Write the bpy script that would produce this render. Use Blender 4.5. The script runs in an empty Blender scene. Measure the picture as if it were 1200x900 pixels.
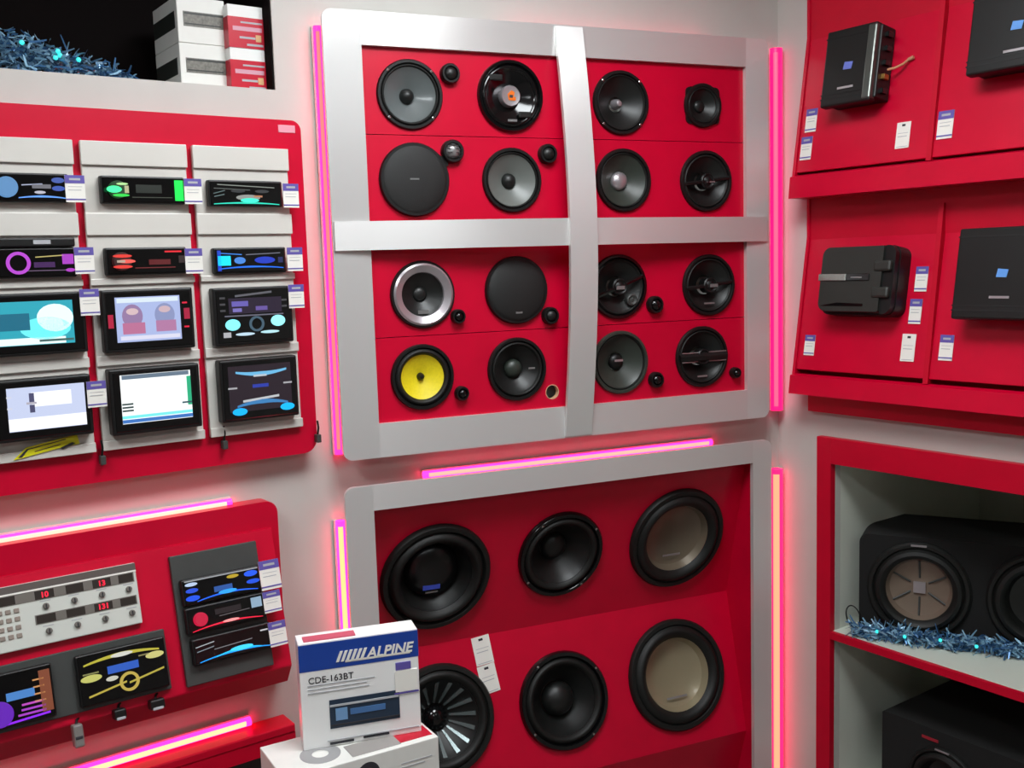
import bpy, bmesh, math, random
from mathutils import Matrix, Vector
PI = math.pi
random.seed(7)
S = bpy.context.scene
COL = S.collection

# ------------------------------------------------------------------ camera, world, exposure, lights
cam_d = bpy.data.cameras.new('camera')
cam_d.sensor_width = 36.0
cam_d.lens = 36.0
cam_d.clip_start = 0.05
cam = bpy.data.objects.new('camera', cam_d)
COL.objects.link(cam)
cam.matrix_world = Matrix(((0.99950738, 0.03138453, 0.0, 0.0),
                           (-0.00356231, 0.11344947, -0.99353738, 0.0),
                           (-0.03118171, 0.99304795, 0.11350538, 1.5),
                           (0, 0, 0, 1)))
S.camera = cam
S.view_settings.view_transform = 'Standard'
S.view_settings.look = 'None'
S.view_settings.exposure = 0.0
S.view_settings.gamma = 1.0
S.view_settings.use_curve_mapping = False
world = bpy.data.worlds.new('world')
S.world = world
world.use_nodes = True
world.node_tree.nodes['Background'].inputs[0].default_value = (0.75, 0.78, 0.8, 1)
world.node_tree.nodes['Background'].inputs[1].default_value = 0.05

LAMP = 22.5            # brightness of the ceiling lamp diffusers
LAMPS = [(0.18, 1.38, 0.70, 0.70), (-0.95, 0.45, 0.60, 0.60), (0.45, -1.3, 0.45, 0.45), (1.55, -0.55, 0.42, 0.42)]  # last panel is added to brighten the inside of the cabinet
LED = 1.0              # brightness of the LED strips
CEIL = 2.50

# ------------------------------------------------------------------ materials
MATS = {}
def lin(c):
    return tuple((x / 255 / 12.92 if x / 255 <= 0.04045 else ((x / 255 + 0.055) / 1.055) ** 2.4) for x in c)
def mat(name, rgb=None, rough=0.5, metal=0.0, coat=0.0, grain=0.0, scale=40.0, bump=0.0, spec=0.5, aniso=0.0, arot=0.0, trans=0.0):
    if name in MATS: return MATS[name]
    m = bpy.data.materials.new(name); m.use_nodes = True
    nt = m.node_tree; b = nt.nodes['Principled BSDF']
    c = (*lin(rgb), 1)
    b.inputs['Base Color'].default_value = c
    b.inputs['Roughness'].default_value = rough
    b.inputs['Metallic'].default_value = metal
    b.inputs['Coat Weight'].default_value = coat
    b.inputs['Coat Roughness'].default_value = 0.12
    b.inputs['Specular IOR Level'].default_value = spec
    if trans: b.inputs['Transmission Weight'].default_value = trans
    if aniso:
        b.inputs['Anisotropic'].default_value = aniso
        b.inputs['Anisotropic Rotation'].default_value = arot
        t = nt.nodes.new('ShaderNodeTangent'); t.direction_type = 'UV_MAP'; t.uv_map = 'UVMap'
        nt.links.new(t.outputs[0], b.inputs['Tangent'])
    if grain or bump:
        tc = nt.nodes.new('ShaderNodeTexCoord'); n = nt.nodes.new('ShaderNodeTexNoise')
        n.inputs['Scale'].default_value = scale; n.inputs['Detail'].default_value = 6
        nt.links.new(tc.outputs['Object'], n.inputs['Vector'])
        if grain:
            r = nt.nodes.new('ShaderNodeMapRange')
            r.inputs[1].default_value = 0.3; r.inputs[2].default_value = 0.7
            r.inputs[3].default_value = 1 - grain; r.inputs[4].default_value = 1 + grain
            mx = nt.nodes.new('ShaderNodeVectorMath'); mx.operation = 'SCALE'
            mx.inputs[0].default_value = c[:3]
            nt.links.new(n.outputs[0], r.inputs[0]); nt.links.new(r.outputs[0], mx.inputs['Scale'])
            nt.links.new(mx.outputs[0], b.inputs['Base Color'])
            r2 = nt.nodes.new('ShaderNodeMapRange')
            r2.inputs[3].default_value = max(0.02, rough - grain * 0.4); r2.inputs[4].default_value = min(1, rough + grain * 0.4)
            nt.links.new(n.outputs[0], r2.inputs[0]); nt.links.new(r2.outputs[0], b.inputs['Roughness'])
        if bump:
            bp = nt.nodes.new('ShaderNodeBump'); bp.inputs['Strength'].default_value = bump; bp.inputs['Distance'].default_value = 0.002
            nt.links.new(n.outputs[0], bp.inputs['Height']); nt.links.new(bp.outputs[0], b.inputs['Normal'])
    MATS[name] = m
    return m
def brushed(name, rgb, rough, arot, stretch):
    if name in MATS: return MATS[name]
    m = mat(name, rgb, rough, metal=0.5, aniso=0.75, arot=arot)
    nt = m.node_tree; b = nt.nodes['Principled BSDF']
    tc = nt.nodes.new('ShaderNodeTexCoord'); mp = nt.nodes.new('ShaderNodeMapping'); n = nt.nodes.new('ShaderNodeTexNoise')
    mp.inputs['Scale'].default_value = stretch; n.inputs['Scale'].default_value = 6; n.inputs['Detail'].default_value = 4
    r = nt.nodes.new('ShaderNodeMapRange'); r.inputs[3].default_value = rough - 0.06; r.inputs[4].default_value = rough + 0.06
    nt.links.new(tc.outputs['Object'], mp.inputs[0]); nt.links.new(mp.outputs[0], n.inputs['Vector'])
    nt.links.new(n.outputs[0], r.inputs[0]); nt.links.new(r.outputs[0], b.inputs['Roughness'])
    return m
def mesh_mat(name, rgb, scale=260.0):
    """perforated grille: fine dark dots"""
    if name in MATS: return MATS[name]
    m = mat(name, rgb, 0.6)
    nt = m.node_tree; b = nt.nodes['Principled BSDF']
    tc = nt.nodes.new('ShaderNodeTexCoord'); v = nt.nodes.new('ShaderNodeTexVoronoi'); v.inputs['Scale'].default_value = scale
    bp = nt.nodes.new('ShaderNodeBump'); bp.inputs['Strength'].default_value = 0.35; bp.inputs['Distance'].default_value = 0.001
    nt.links.new(tc.outputs['Object'], v.inputs['Vector']); nt.links.new(v.outputs['Distance'], bp.inputs['Height']); nt.links.new(bp.outputs[0], b.inputs['Normal'])
    return m
def glow(rgb, strength=1.0):
    key = 'glow_%d_%d_%d_%.2f' % (*rgb, strength)
    if key in MATS: return MATS[key]
    m = bpy.data.materials.new(key); m.use_nodes = True
    b = m.node_tree.nodes['Principled BSDF']
    b.inputs['Base Color'].default_value = (0.01, 0.01, 0.01, 1)
    b.inputs['Roughness'].default_value = 0.4
    b.inputs['Emission Color'].default_value = (*lin(rgb), 1)
    b.inputs['Emission Strength'].default_value = strength
    MATS[key] = m
    return m
RED = mat('red laminate', (196, 0, 44), 0.34, spec=0.35, grain=0.05, scale=14)
REDM = mat('red laminate satin', (190, 0, 38), 0.45, spec=0.3, grain=0.05, scale=14)
WALL = mat('grey wall paint', (190, 188, 182), 0.6, grain=0.03, scale=9, bump=0.05)
WHITE = mat('white laminate', (206, 203, 196), 0.3, grain=0.03, scale=10)
CABW = mat('white melamine', (205, 210, 198), 0.5, grain=0.03, scale=12)
SIL_R = brushed('brushed aluminium rail', (222, 220, 218), 0.34, 0.25, (4, 60, 400))
SIL_S = brushed('brushed aluminium stile', (226, 226, 224), 0.34, 0.0, (400, 60, 4))
BLK = mat('black plastic', (11, 11, 11), 0.45, spec=0.4, grain=0.1)
BLKG = mat('gloss black plastic', (10, 10, 11), 0.12)
RUB = mat('black rubber', (15, 16, 14), 0.55, spec=0.4)
GREY = mat('charcoal panel', (58, 60, 58), 0.55, grain=0.06)
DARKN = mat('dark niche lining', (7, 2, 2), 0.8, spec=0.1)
CARPET = mat('black box carpet', (13, 13, 12), 0.95, grain=0.2, scale=500, bump=0.4)
PAPER = mat('white paper', (232, 230, 222), 0.7)
PURPLE = mat('purple print', (92, 80, 160), 0.6)
INK = mat('dark ink', (40, 40, 46), 0.7)
PALEINK = mat('pale grey ink', (170, 172, 176), 0.7)
CHROME = mat('chrome', (200, 200, 200), 0.18, metal=1.0)

# ------------------------------------------------------------------ mesh helpers (local: x right along wall, -y towards the room, z up)
def box(bm, x0, x1, y0, y1, z0, z1, bev=0.0, seg=2):
    vs = [bm.verts.new(p) for p in ((x0, y0, z0), (x1, y0, z0), (x1, y1, z0), (x0, y1, z0), (x0, y0, z1), (x1, y0, z1), (x1, y1, z1), (x0, y1, z1))]
    fs = [bm.faces.new([vs[i] for i in f]) for f in ((0, 3, 2, 1), (4, 5, 6, 7), (0, 1, 5, 4), (1, 2, 6, 5), (2, 3, 7, 6), (3, 0, 4, 7))]
    if bev:
        es = list({e for f in fs for e in f.edges})
        bmesh.ops.bevel(bm, geom=es, offset=bev, segments=seg, profile=0.5, affect='EDGES')
def lathe(bm, prof, seg=40, c=(0, 0, 0), ax='y', closed=True):
    rings = []
    for r, f in prof:
        if r < 1e-6:
            rings.append([bm.verts.new((c[0], c[1] - f, c[2]) if ax == 'y' else (c[0], c[1], c[2] + f))])
        else:
            rings.append([bm.verts.new((c[0] + r * math.cos(2 * PI * i / seg), c[1] - f, c[2] + r * math.sin(2 * PI * i / seg)) if ax == 'y'
                          else (c[0] + r * math.cos(2 * PI * i / seg), c[1] + r * math.sin(2 * PI * i / seg), c[2] + f)) for i in range(seg)])
    for a, b in zip(rings, rings[1:]):
        for i in range(seg):
            j = (i + 1) % seg
            q = [a[i % len(a)], a[j % len(a)], b[j % len(b)], b[i % len(b)]]
            q2 = []
            for v in q:
                if v not in q2: q2.append(v)
            if len(q2) > 2: bm.faces.new(q2)
def tube(bm, pts, r, seg=8):
    pts = [Vector(p) for p in pts]; rings = []
    for i, p in enumerate(pts):
        t = (pts[min(i + 1, len(pts) - 1)] - pts[max(i - 1, 0)]).normalized()
        a = t.orthogonal().normalized() if i == 0 else (rings_a - t * rings_a.dot(t)).normalized()
        rings_a = a; b = t.cross(a)
        rings.append([bm.verts.new(p + (a * math.cos(2 * PI * k / seg) + b * math.sin(2 * PI * k / seg)) * r) for k in range(seg)])
    for A, B in zip(rings, rings[1:]):
        for k in range(seg): bm.faces.new((A[k], A[(k + 1) % seg], B[(k + 1) % seg], B[k]))
    bm.faces.new(rings[0][::-1]); bm.faces.new(rings[-1])
def rrect(x0, x1, z0, z1, rad, n=6):
    """outline, rad = (bl, br, tr, tl)"""
    out = []
    for (cx, cz, a0, r) in ((x0 + rad[0], z0 + rad[0], PI, rad[0]), (x1 - rad[1], z0 + rad[1], 1.5 * PI, rad[1]), (x1 - rad[2], z1 - rad[2], 0, rad[2]), (x0 + rad[3], z1 - rad[3], 0.5 * PI, rad[3])):
        if r < 1e-5: out.append((cx, cz))
        else:
            for i in range(n + 1):
                a = a0 + 0.5 * PI * i / n; out.append((cx + r * math.cos(a), cz + r * math.sin(a)))
    return out
def circ(cx, cz, r, n=40):
    return [(cx + r * math.cos(2 * PI * i / n), cz + r * math.sin(2 * PI * i / n)) for i in range(n)]
def prism(bm, outline, y0, y1, holes=()):
    """plate in the xz plane from y0 (front) to y1 (back), with holes"""
    es = []
    for loop in (outline, *holes):
        vs = [bm.verts.new((x, y0, z)) for x, z in loop]
        es += [bm.edges.new((vs[i], vs[(i + 1) % len(vs)])) for i in range(len(vs))]
    if holes:
        g = bmesh.ops.triangle_fill(bm, use_beauty=True, use_dissolve=False, edges=es)
        fs = [f for f in g['geom'] if isinstance(f, bmesh.types.BMFace)]
    else:
        fs = [bm.faces.new([e.verts[0] for e in es])]
    r = bmesh.ops.extrude_face_region(bm, geom=fs, use_keep_orig=True)
    for v in r['geom']:
        if isinstance(v, bmesh.types.BMVert): v.co.y += (y1 - y0)
def wedge(bm, pts, x0, x1):
    """polygon in (y,z) extruded along x"""
    a = [bm.verts.new((x0, y, z)) for y, z in pts]; b = [bm.verts.new((x1, y, z)) for y, z in pts]
    n = len(pts)
    bm.faces.new(a); bm.faces.new(b[::-1])
    for i in range(n): bm.faces.new((a[i], b[i], b[(i + 1) % n], a[(i + 1) % n]))
def strip(bm, path, w, t, axis):
    """flat bar along path of (u, off, v); width w along axis 'x' or 'z', thickness t in y"""
    rings = []
    for u, o, v in path:
        if axis == 'x': q = [(u - w / 2, -o, v), (u + w / 2, -o, v), (u + w / 2, -o + t, v), (u - w / 2, -o + t, v)]
        else: q = [(u, -o, v - w / 2), (u, -o, v + w / 2), (u, -o + t, v + w / 2), (u, -o + t, v - w / 2)]
        rings.append([bm.verts.new(p) for p in q])
    for A, B in zip(rings, rings[1:]):
        for k in range(4): bm.faces.new((A[k], A[(k + 1) % 4], B[(k + 1) % 4], B[k]))
    bm.faces.new(rings[0][::-1]); bm.faces.new(rings[-1])

def B(fn, *a, **k):
    bm = bmesh.new(); fn(bm, *a, **k); return bm
def obj(name, bm, material, parent=None, smooth=False, label=None):
    bmesh.ops.recalc_face_normals(bm, faces=bm.faces[:])
    uv = bm.loops.layers.uv.new('UVMap')
    for f in bm.faces:
        f.smooth = smooth
        for l in f.loops: l[uv].uv = (l.vert.co.x, l.vert.co.z)
    me = bpy.data.meshes.new(name); bm.to_mesh(me); bm.free()
    if smooth: me.set_sharp_from_angle(angle=math.radians(38))
    me.materials.append(material)
    o = bpy.data.objects.new(name, me); COL.objects.link(o)
    if parent: o.parent = parent
    if label: o['label'] = label
    return o
def tag(o, label, cat, group=None, kind=None):
    o['label'] = label
    if cat: o['category'] = cat
    if group: o['group'] = group
    if kind: o['kind'] = kind
    return o
def thing(name, label, cat, mw, group=None):
    o = bpy.data.objects.new(name, None); COL.objects.link(o); o.empty_display_size = 0.03
    o.matrix_world = mw
    return tag(o, label, cat, group)
def text_bm(s, size, x, z, y, align='LEFT', shear=0.0, depth=0.0003, bold=0.0):
    c = bpy.data.curves.new('t', 'FONT'); c.body = s; c.size = size; c.align_x = align; c.shear = shear; c.extrude = depth; c.offset = bold
    c.resolution_u = 3
    o = bpy.data.objects.new('t', c); COL.objects.link(o)
    dg = bpy.context.evaluated_depsgraph_get(); dg.update()
    me = bpy.data.meshes.new_from_object(o.evaluated_get(dg))
    bm = bmesh.new(); bm.from_mesh(me)
    bpy.data.objects.remove(o); bpy.data.curves.remove(c); bpy.data.meshes.remove(me)
    for v in bm.verts: v.co = Vector((v.co.x + x, y - v.co.z, v.co.y + z))
    return bm

# wall frames
def wall_m(ox, oy, deg): return Matrix.Translation((ox, oy, 0)) @ Matrix.Rotation(math.radians(deg), 4, 'Z')
WL = wall_m(-0.38417, 2.19162, 35.791)
WM = wall_m(-0.38417, 2.19162, 23.291)
WR = wall_m(0.69600, 2.65661, -54.5125)
def surf(W, v0, o0, v1, o1):
    """tilted board whose top line is at height v0, standing o0 off the wall; local z = -distance down the board"""
    t = math.atan2(o1 - o0, v0 - v1)
    return W @ Matrix.Translation((0, -o0, v0)) @ Matrix.Rotation(-t, 4, 'X')
def at(Sf, x, z, front=0.0, roll=0.0):
    return Sf @ Matrix.Translation((x, -front, z)) @ Matrix.Rotation(roll, 4, 'Y')

# ------------------------------------------------------------------ the setting
def struct(name, bm, m, mw=None, label=None):
    o = obj(name, bm, m); o['kind'] = 'structure'
    if mw: o.matrix_world = mw
    if label: o['label'] = label
    return o
def w2(M, u): return (M @ Vector((u, 0, 0)))
PL = [w2(WL, -4.0), w2(WL, 0), w2(WR, 0), w2(WR, 4.2)]
ring = [(-3.63, -3.2), (3.2, -3.2), (PL[3].x, PL[3].y), (PL[2].x, PL[2].y), (PL[1].x, PL[1].y), (PL[0].x, PL[0].y)]
def slab(bm, z0, z1):
    a = [bm.verts.new((x, y, z0)) for x, y in ring]; b = [bm.verts.new((x, y, z1)) for x, y in ring]
    bm.faces.new(a); bm.faces.new(b)
    for i in range(6): bm.faces.new((a[i], a[(i + 1) % 6], b[(i + 1) % 6], b[i]))
struct('floor', B(slab, -0.08, 0.0), mat('grey vinyl floor', (120, 114, 108), 0.4, grain=0.1, scale=6))
struct('ceiling', B(slab, CEIL, CEIL + 0.08), mat('white ceiling tile', (222, 222, 218), 0.8, grain=0.03, scale=30))
# left wall with the niche above the radio board
NU0, NU1, NV0, NV1 = -1.5, -0.095, 1.872, 2.36
bm = bmesh.new()
box(bm, -4.0, 0.0, 0, 0.3, 0, NV0); box(bm, -4.0, 0.0, 0, 0.3, NV1, CEIL)
box(bm, -4.0, NU0, 0, 0.3, NV0, NV1); box(bm, NU1, 0.0, 0, 0.3, NV0, NV1)
wl = struct('wall_left', bm, WALL, WL)
bm = bmesh.new()
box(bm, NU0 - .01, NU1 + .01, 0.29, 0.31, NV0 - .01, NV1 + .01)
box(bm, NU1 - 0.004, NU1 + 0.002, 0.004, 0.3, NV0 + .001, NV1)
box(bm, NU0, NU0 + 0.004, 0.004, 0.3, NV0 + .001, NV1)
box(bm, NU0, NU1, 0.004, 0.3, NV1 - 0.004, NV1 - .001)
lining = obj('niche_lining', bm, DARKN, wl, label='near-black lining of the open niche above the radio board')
# middle wall with the woofer recess
bm = bmesh.new()
box(bm, 0, 1.176, 0, 0.02, 1.0, CEIL); box(bm, 0, 0.045, 0, 0.02, 0, 1.0); box(bm, 1.075, 1.176, 0, 0.02, 0, 1.0)
box(bm, 0.045, 1.075, 0.28, 0.30, 0, 1.0); box(bm, 0.03, 0.045, 0.02, 0.3, 0, 1.0); box(bm, 1.075, 1.09, 0.02, 0.3, 0, 1.0); box(bm, 0.03, 1.09, 0.02, 0.3, 1.0, 1.015)
struct('wall_back', bm, WALL, WM)
# right wall with the cabinet opening
CU0, CU1, CV0, CV1 = 0.179, 1.75, 0.10, 0.99
bm = bmesh.new()
box(bm, 0, 4.2, 0, 0.02, CV1, CEIL); box(bm, 0, CU0, 0, 0.02, CV0, CV1); box(bm, CU1, 4.2, 0, 0.02, CV0, CV1); box(bm, 0, 4.2, 0, 0.02, 0, CV0)
struct('wall_right', bm, WALL, WR)
bm = bmesh.new()
for a, b in ((ring[5], ring[0]), (ring[0], ring[1]), (ring[1], ring[2])):
    va = [bm.verts.new((a[0], a[1], 0)), bm.verts.new((b[0], b[1], 0)), bm.verts.new((b[0], b[1], CEIL)), bm.verts.new((a[0], a[1], CEIL))]
    bm.faces.new(va)
struct('wall_front', bm, mat('shop wall paint', (176, 170, 164), 0.7, grain=0.03, scale=5))
LAMPM = glow((246, 252, 255), LAMP)
places = ['nearest the speaker board', 'on the radio board side', 'in the middle of the shop', 'added to brighten the cabinet inside']
for (x, y, w, h), pl in zip(LAMPS, places):
    t = thing('ceiling_light', 'square white ceiling light panel ' + pl, 'light', Matrix.Translation((x, y, CEIL)) @ Matrix.Rotation(math.radians(-20), 4, 'Z'), 'ceiling lights')
    bm = bmesh.new()
    for sx, sy, lx, ly in ((0, -1, w, .03), (0, 1, w, .03), (-1, 0, .03, h), (1, 0, .03, h)):
        cx, cy = sx * (w / 2), sy * (h / 2); box(bm, cx - lx / 2, cx + lx / 2, cy - ly / 2, cy + ly / 2, -0.035, 0)
    obj('frame', bm, mat('lamp frame white', (230, 230, 230), 0.5), t)
    obj('diffuser', B(box, -w / 2 + .015, w / 2 - .015, -h / 2 + .015, h / 2 - .015, -0.025, -0.01), LAMPM, t)

# ------------------------------------------------------------------ LED strips
def led(W, p0, p1, label, core, sheath, r=0.009, cs=3.0, ss=1.0, cr=0.5, ax=(0, -1)):
    """p0, p1 = (u, off, v)"""
    d = Vector((p1[0] - p0[0], -(p1[1] - p0[1]), p1[2] - p0[2]))
    t = thing('led_strip', label, 'LED strip', W @ Matrix.Translation((p0[0], -p0[1], p0[2])), 'pink LED strips')
    n = d.normalized()
    # flat backing channel against the wall, glowing sheath and core tinted to imitate overexposure
    obj('diffuser', B(tube, [(0, 0, 0), d], r, 12), glow(sheath, ss * LED), t, smooth=True)
    e = 0.012; k = Vector((ax[0], ax[1], 0)) * r * (1.06 - cr)
    obj('core', B(tube, [n * e + k, d - n * e + k], r * cr, 10), glow(core, cs * LED), t, smooth=True)
    bm = bmesh.new()
    if abs(d.z) > abs(d.x): box(bm, -r * 1.3, r * 1.3, 0.2 * r, p0[1] - 0.0005, 0, d.z)
    else: box(bm, 0, d.x, 0.2 * r, p0[1] - 0.0005, -r * 1.3, r * 1.3)
    obj('channel', bm, WHITE, t)
    return t
PK = (255, 20, 82); HOT = (255, 205, 130); PKO = (255, 110, 105)
led(WM, (0.002, 0.012, 1.11), (0.002, 0.012, 2.005), 'vertical pink LED strip down the left edge of the upper silver speaker frame', PKO, PK, 0.0095, 1.7, 8.0, .6, ax=(-.3, -.95))
led(WM, (-0.004, 0.014, 0.20), (-0.004, 0.014, 0.965), 'vertical hot orange-pink LED strip left of the lower silver woofer frame', HOT, PK, 0.0105, 1.5, 11.0, .8, ax=(-.3, -.95))
led(WM, (1.154, 0.020, 1.11), (1.154, 0.020, 2.02), 'vertical pink LED strip in the corner beside the amplifier shelves', (255, 90, 130), (255, 16, 100), 0.0165, 1.4, 2.0, ax=(-.62, -.78))
led(WM, (1.154, 0.020, 0.08), (1.154, 0.020, 0.955), 'vertical orange-pink LED strip in the corner beside the white cabinet', (255, 160, 120), (255, 20, 80), 0.0165, 1.5, 3.2, .75, ax=(-.62, -.78))
led(WM, (0.19, 0.009, 1.043), (0.96, 0.009, 1.043), 'horizontal pink LED strip between the upper and lower speaker frames', (255, 170, 150), PK, 0.008, 1.5, 12.0, .8)
led(WM, (0.42, 0.009, 2.020), (0.95, 0.009, 2.020), 'horizontal pink LED strip behind the top rail of the upper speaker frame', PKO, PK, 0.006, 1.5, 10.0)
led(WL, (-1.6, 0.009, 1.043), (-0.245, 0.009, 1.043), 'horizontal pink LED strip above the lower red radio console', (255, 205, 180), PK, 0.0085, 1.5, 12.0, .8)
led(WL, (-1.6, 0.012, 0.577), (-0.235, 0.012, 0.577), 'horizontal hot pink LED strip on the ledge below the radio console', (255, 215, 160), PK, 0.0095, 1.4, 11.0, .82)

# ------------------------------------------------------------------ left: upper radio board
bd = thing('radio_board', 'big red wall board with three white columns of car radios', 'display board', WL)
obj('board', B(prism, rrect(-1.6, -0.063, 1.128, 1.807, (.03, .03, .02, .03)), -0.04, -0.0005), RED, bd)
obj('brand_plate', B(box, -0.112, -0.076, -0.0415, -0.0395, 1.782, 1.797, 0.0006), mat('pale pink plate', (226, 150, 165), 0.5), bd, label='small pale name plate in the top right corner of the board')
for cx0, cx1 in ((-0.700, -0.508), (-0.494, -0.305), (-0.292, -0.100)):
    c = obj('column_panel', B(box, cx0, cx1, -0.049, -0.0395, 1.187, 1.748, 0.002), WHITE, bd)
    for z0, z1 in ((1.705, 1.748), (1.580, 1.620), (1.490, 1.502), (1.343, 1.362), (1.187, 1.205)):
        obj('panel_strip', B(box, cx0 - 0.001, cx1 + 0.001, -0.0545, -0.0485, z0, z1, 0.0015), WHITE, c)

def device(name, label, Sf, cx, cz, w, h, front, thick, els, cat='car radio', group=None, bezel=BLK, face=BLKG, rim=0.06):
    """head unit: bezel body, glossy faceplate, lit parts. els: (name, kind, x, z, w, h, rgb, strength) in 0..1 of the face"""
    t = thing(name, label, cat, at(Sf, cx, cz, front), group)
    obj('bezel', B(box, -w / 2, w / 2, -thick, 0.0, -h / 2, h / 2, 0.003), bezel, t)
    b = rim * h; fw, fh = w - 2 * b, h - 2 * b; fy = -thick - 0.0012
    face_o = obj('faceplate', B(box, -fw / 2, fw / 2, fy, -thick + 0.001, -fh / 2, fh / 2, 0.0008, 1), face, t)
    lev = {}
    for e in els:
        nm, kd, x, z, ew, eh, rgb, st = e[:8]; z_up = e[8] if len(e) > 8 else 0
        X, Z = -fw / 2 + x * fw, -fh / 2 + z * fh
        y1 = fy + 0.0002 - 0.0004 * z_up; y0 = fy - 0.0006 - 0.0004 * z_up
        bm = bmesh.new()
        if kd == 'r': box(bm, X - ew * fw / 2, X + ew * fw / 2, y0, y1, Z - eh * fh / 2, Z + eh * fh / 2)
        elif kd == 'd': lathe(bm, [(eh * fh / 2, -y1), (eh * fh / 2, -y0), (0, -y0)], 20, (X, 0, Z))
        elif kd == 'e':
            prism(bm, [(X + ew * fw / 2 * math.cos(2 * PI * i / 20), Z + eh * fh / 2 * math.sin(2 * PI * i / 20)) for i in range(20)], y0, y1)
        elif kd == 'k': lathe(bm, [(eh * fh / 2, -y1), (eh * fh / 2, -y0 + .007), (eh * fh / 2 - .0015, -y0 + .009), (0, -y0 + .009)], 24, (X, 0, Z))
        elif kd == 'o': lathe(bm, [(eh * fh / 2, -y1), (eh * fh / 2, -y0 + .003), (eh * fh / 2 * .72, -y0 + .003), (eh * fh / 2 * .72, -y1)], 24, (X, 0, Z))
        elif kd == 'a':   # arc line, bowed upwards (eh>0) across ew
            n = 10; up = []; dn = []
            for i in range(n + 1):
                s = -1 + 2 * i / n; zz = Z + eh * fh * (1 - s * s); hw = 0.018 * fh + 0.022 * fh * (1 - abs(s))
                up.append((X + s * ew * fw / 2, zz + hw)); dn.append((X + s * ew * fw / 2, zz - hw))
            prism(bm, dn + up[::-1], y0, y1)
        elif kd == 's':   # slanted bar
            prism(bm, [(X - ew * fw / 2, Z - eh * fh * .5 - .02 * fh), (X + ew * fw / 2, Z + eh * fh * .5 - .02 * fh), (X + ew * fw / 2, Z + eh * fh * .5 + .02 * fh), (X - ew * fw / 2, Z - eh * fh * .5 + .02 * fh)], y0, y1)
        m = glow(rgb, st) if st > 0 else mat('print_%d_%d_%d' % rgb, rgb, 0.4)
        obj(nm, bm, m, t)
    return t
GRP = 'car radios in the columns of the upper board'
F1 = 0.049
SN = 'single_din_radio'; DN = 'double_din_radio'
device(SN, 'slim car radio with white-blue lit strip, top of the column at the photo edge', WL, -0.600, 1.662, 0.158, 0.050, F1, 0.016, [
    ('knob', 'k', .35, .5, 0, .8, (110, 170, 230), .7), ('button', 's', .62, .62, .22, .05, (190, 200, 230), .8), ('display', 'r', .72, .55, .2, .16, (150, 150, 160), .5),
    ('button', 'e', .90, .80, .14, .22, (70, 100, 190), .8), ('button', 'e', .90, .48, .14, .2, (60, 95, 200), .8), ('light_bar', 'a', .72, .10, .5, .06, (90, 150, 240), 1.3), ('button', 'e', .7, .32, .12, .12, (210, 210, 225), .8)], group=GRP)
device(SN, 'slim black car radio with green lit knob and bright green end button', WL, -0.392, 1.661, 0.152, 0.050, F1, 0.016, [
    ('knob', 'k', .17, .5, 0, .72, (24, 90, 40), .5), ('knob_light', 'e', .12, .5, .18, .28, (60, 255, 150), 1.6, 24), ('knob_light', 'e', .22, .72, .14, .1, (190, 240, 160), 1.0, 24), ('knob_light', 'e', .2, .26, .2, .12, (40, 210, 70), 1.2, 24), ('knob_light', 'r', .27, .5, .05, .3, (220, 220, 170), .7, 24),
    ('display', 'r', .56, .55, .32, .34, (30, 44, 32), .5), ('button', 'r', .94, .5, .11, .86, (0, 240, 80), 1.25), ('trim_line', 'r', .6, .2, .5, .03, (120, 130, 110), .3)], group=GRP)
device(SN, 'slim car radio with silver lines and a turquoise light bar, column beside the pink strip', WL, -0.196, 1.658, 0.150, 0.050, F1, 0.016, [
    ('trim_line', 's', .5, .82, .8, -.1, (180, 190, 180), .5), ('trim_line', 's', .3, .68, .5, -.06, (120, 130, 125), .4), ('button', 's', .12, .55, .16, .14, (120, 150, 150), .5), ('button', 's', .12, .4, .14, .1, (130, 160, 160), .5),
    ('display', 'e', .52, .32, .34, .26, (190, 195, 190), .6), ('light', 'e', .54, .20, .26, .2, (60, 245, 210), 1.2, 1), ('light_bar', 'a', .5, .03, .92, .06, (30, 225, 195), 1.1), ('display_text', 'r', .66, .38, .12, .08, (220, 150, 110), .7, 1), ('button', 'e', .72, .6, .2, .14, (70, 76, 80), .5), ('button', 'e', .38, .6, .2, .14, (60, 66, 70), .5)], group=GRP)
device(SN, 'slim car radio glowing violet with round knob under a black hood', WL, -0.600, 1.533, 0.162, 0.052, F1, 0.016, [
    ('knob', 'o', .41, .5, 0, .85, (190, 70, 215), 1.0), ('display', 'r', .68, .42, .22, .2, (70, 20, 95), .8), ('light_bar', 's', .74, .74, .3, .06, (215, 200, 120), .8), ('button', 'r', .93, .62, .12, .38, (175, 60, 200), 1.0), ('button', 'e', .95, .2, .1, .14, (190, 60, 210), .9), ('trim_line', 'r', .65, .2, .5, .03, (150, 120, 160), .5)], group=GRP)
hd = thing('radio_hood', 'black plastic hood strip with silver badge above the violet radio', 'trim', at(WL, -0.600, 1.568, F1))
obj('hood', B(box, -0.081, 0.081, -0.02, 0, -0.008, 0.008, 0.003), BLK, hd); obj('badge', B(box, 0.012, 0.040, -0.0208, -0.0195, -0.003, 0.004), PALEINK, hd)
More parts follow.
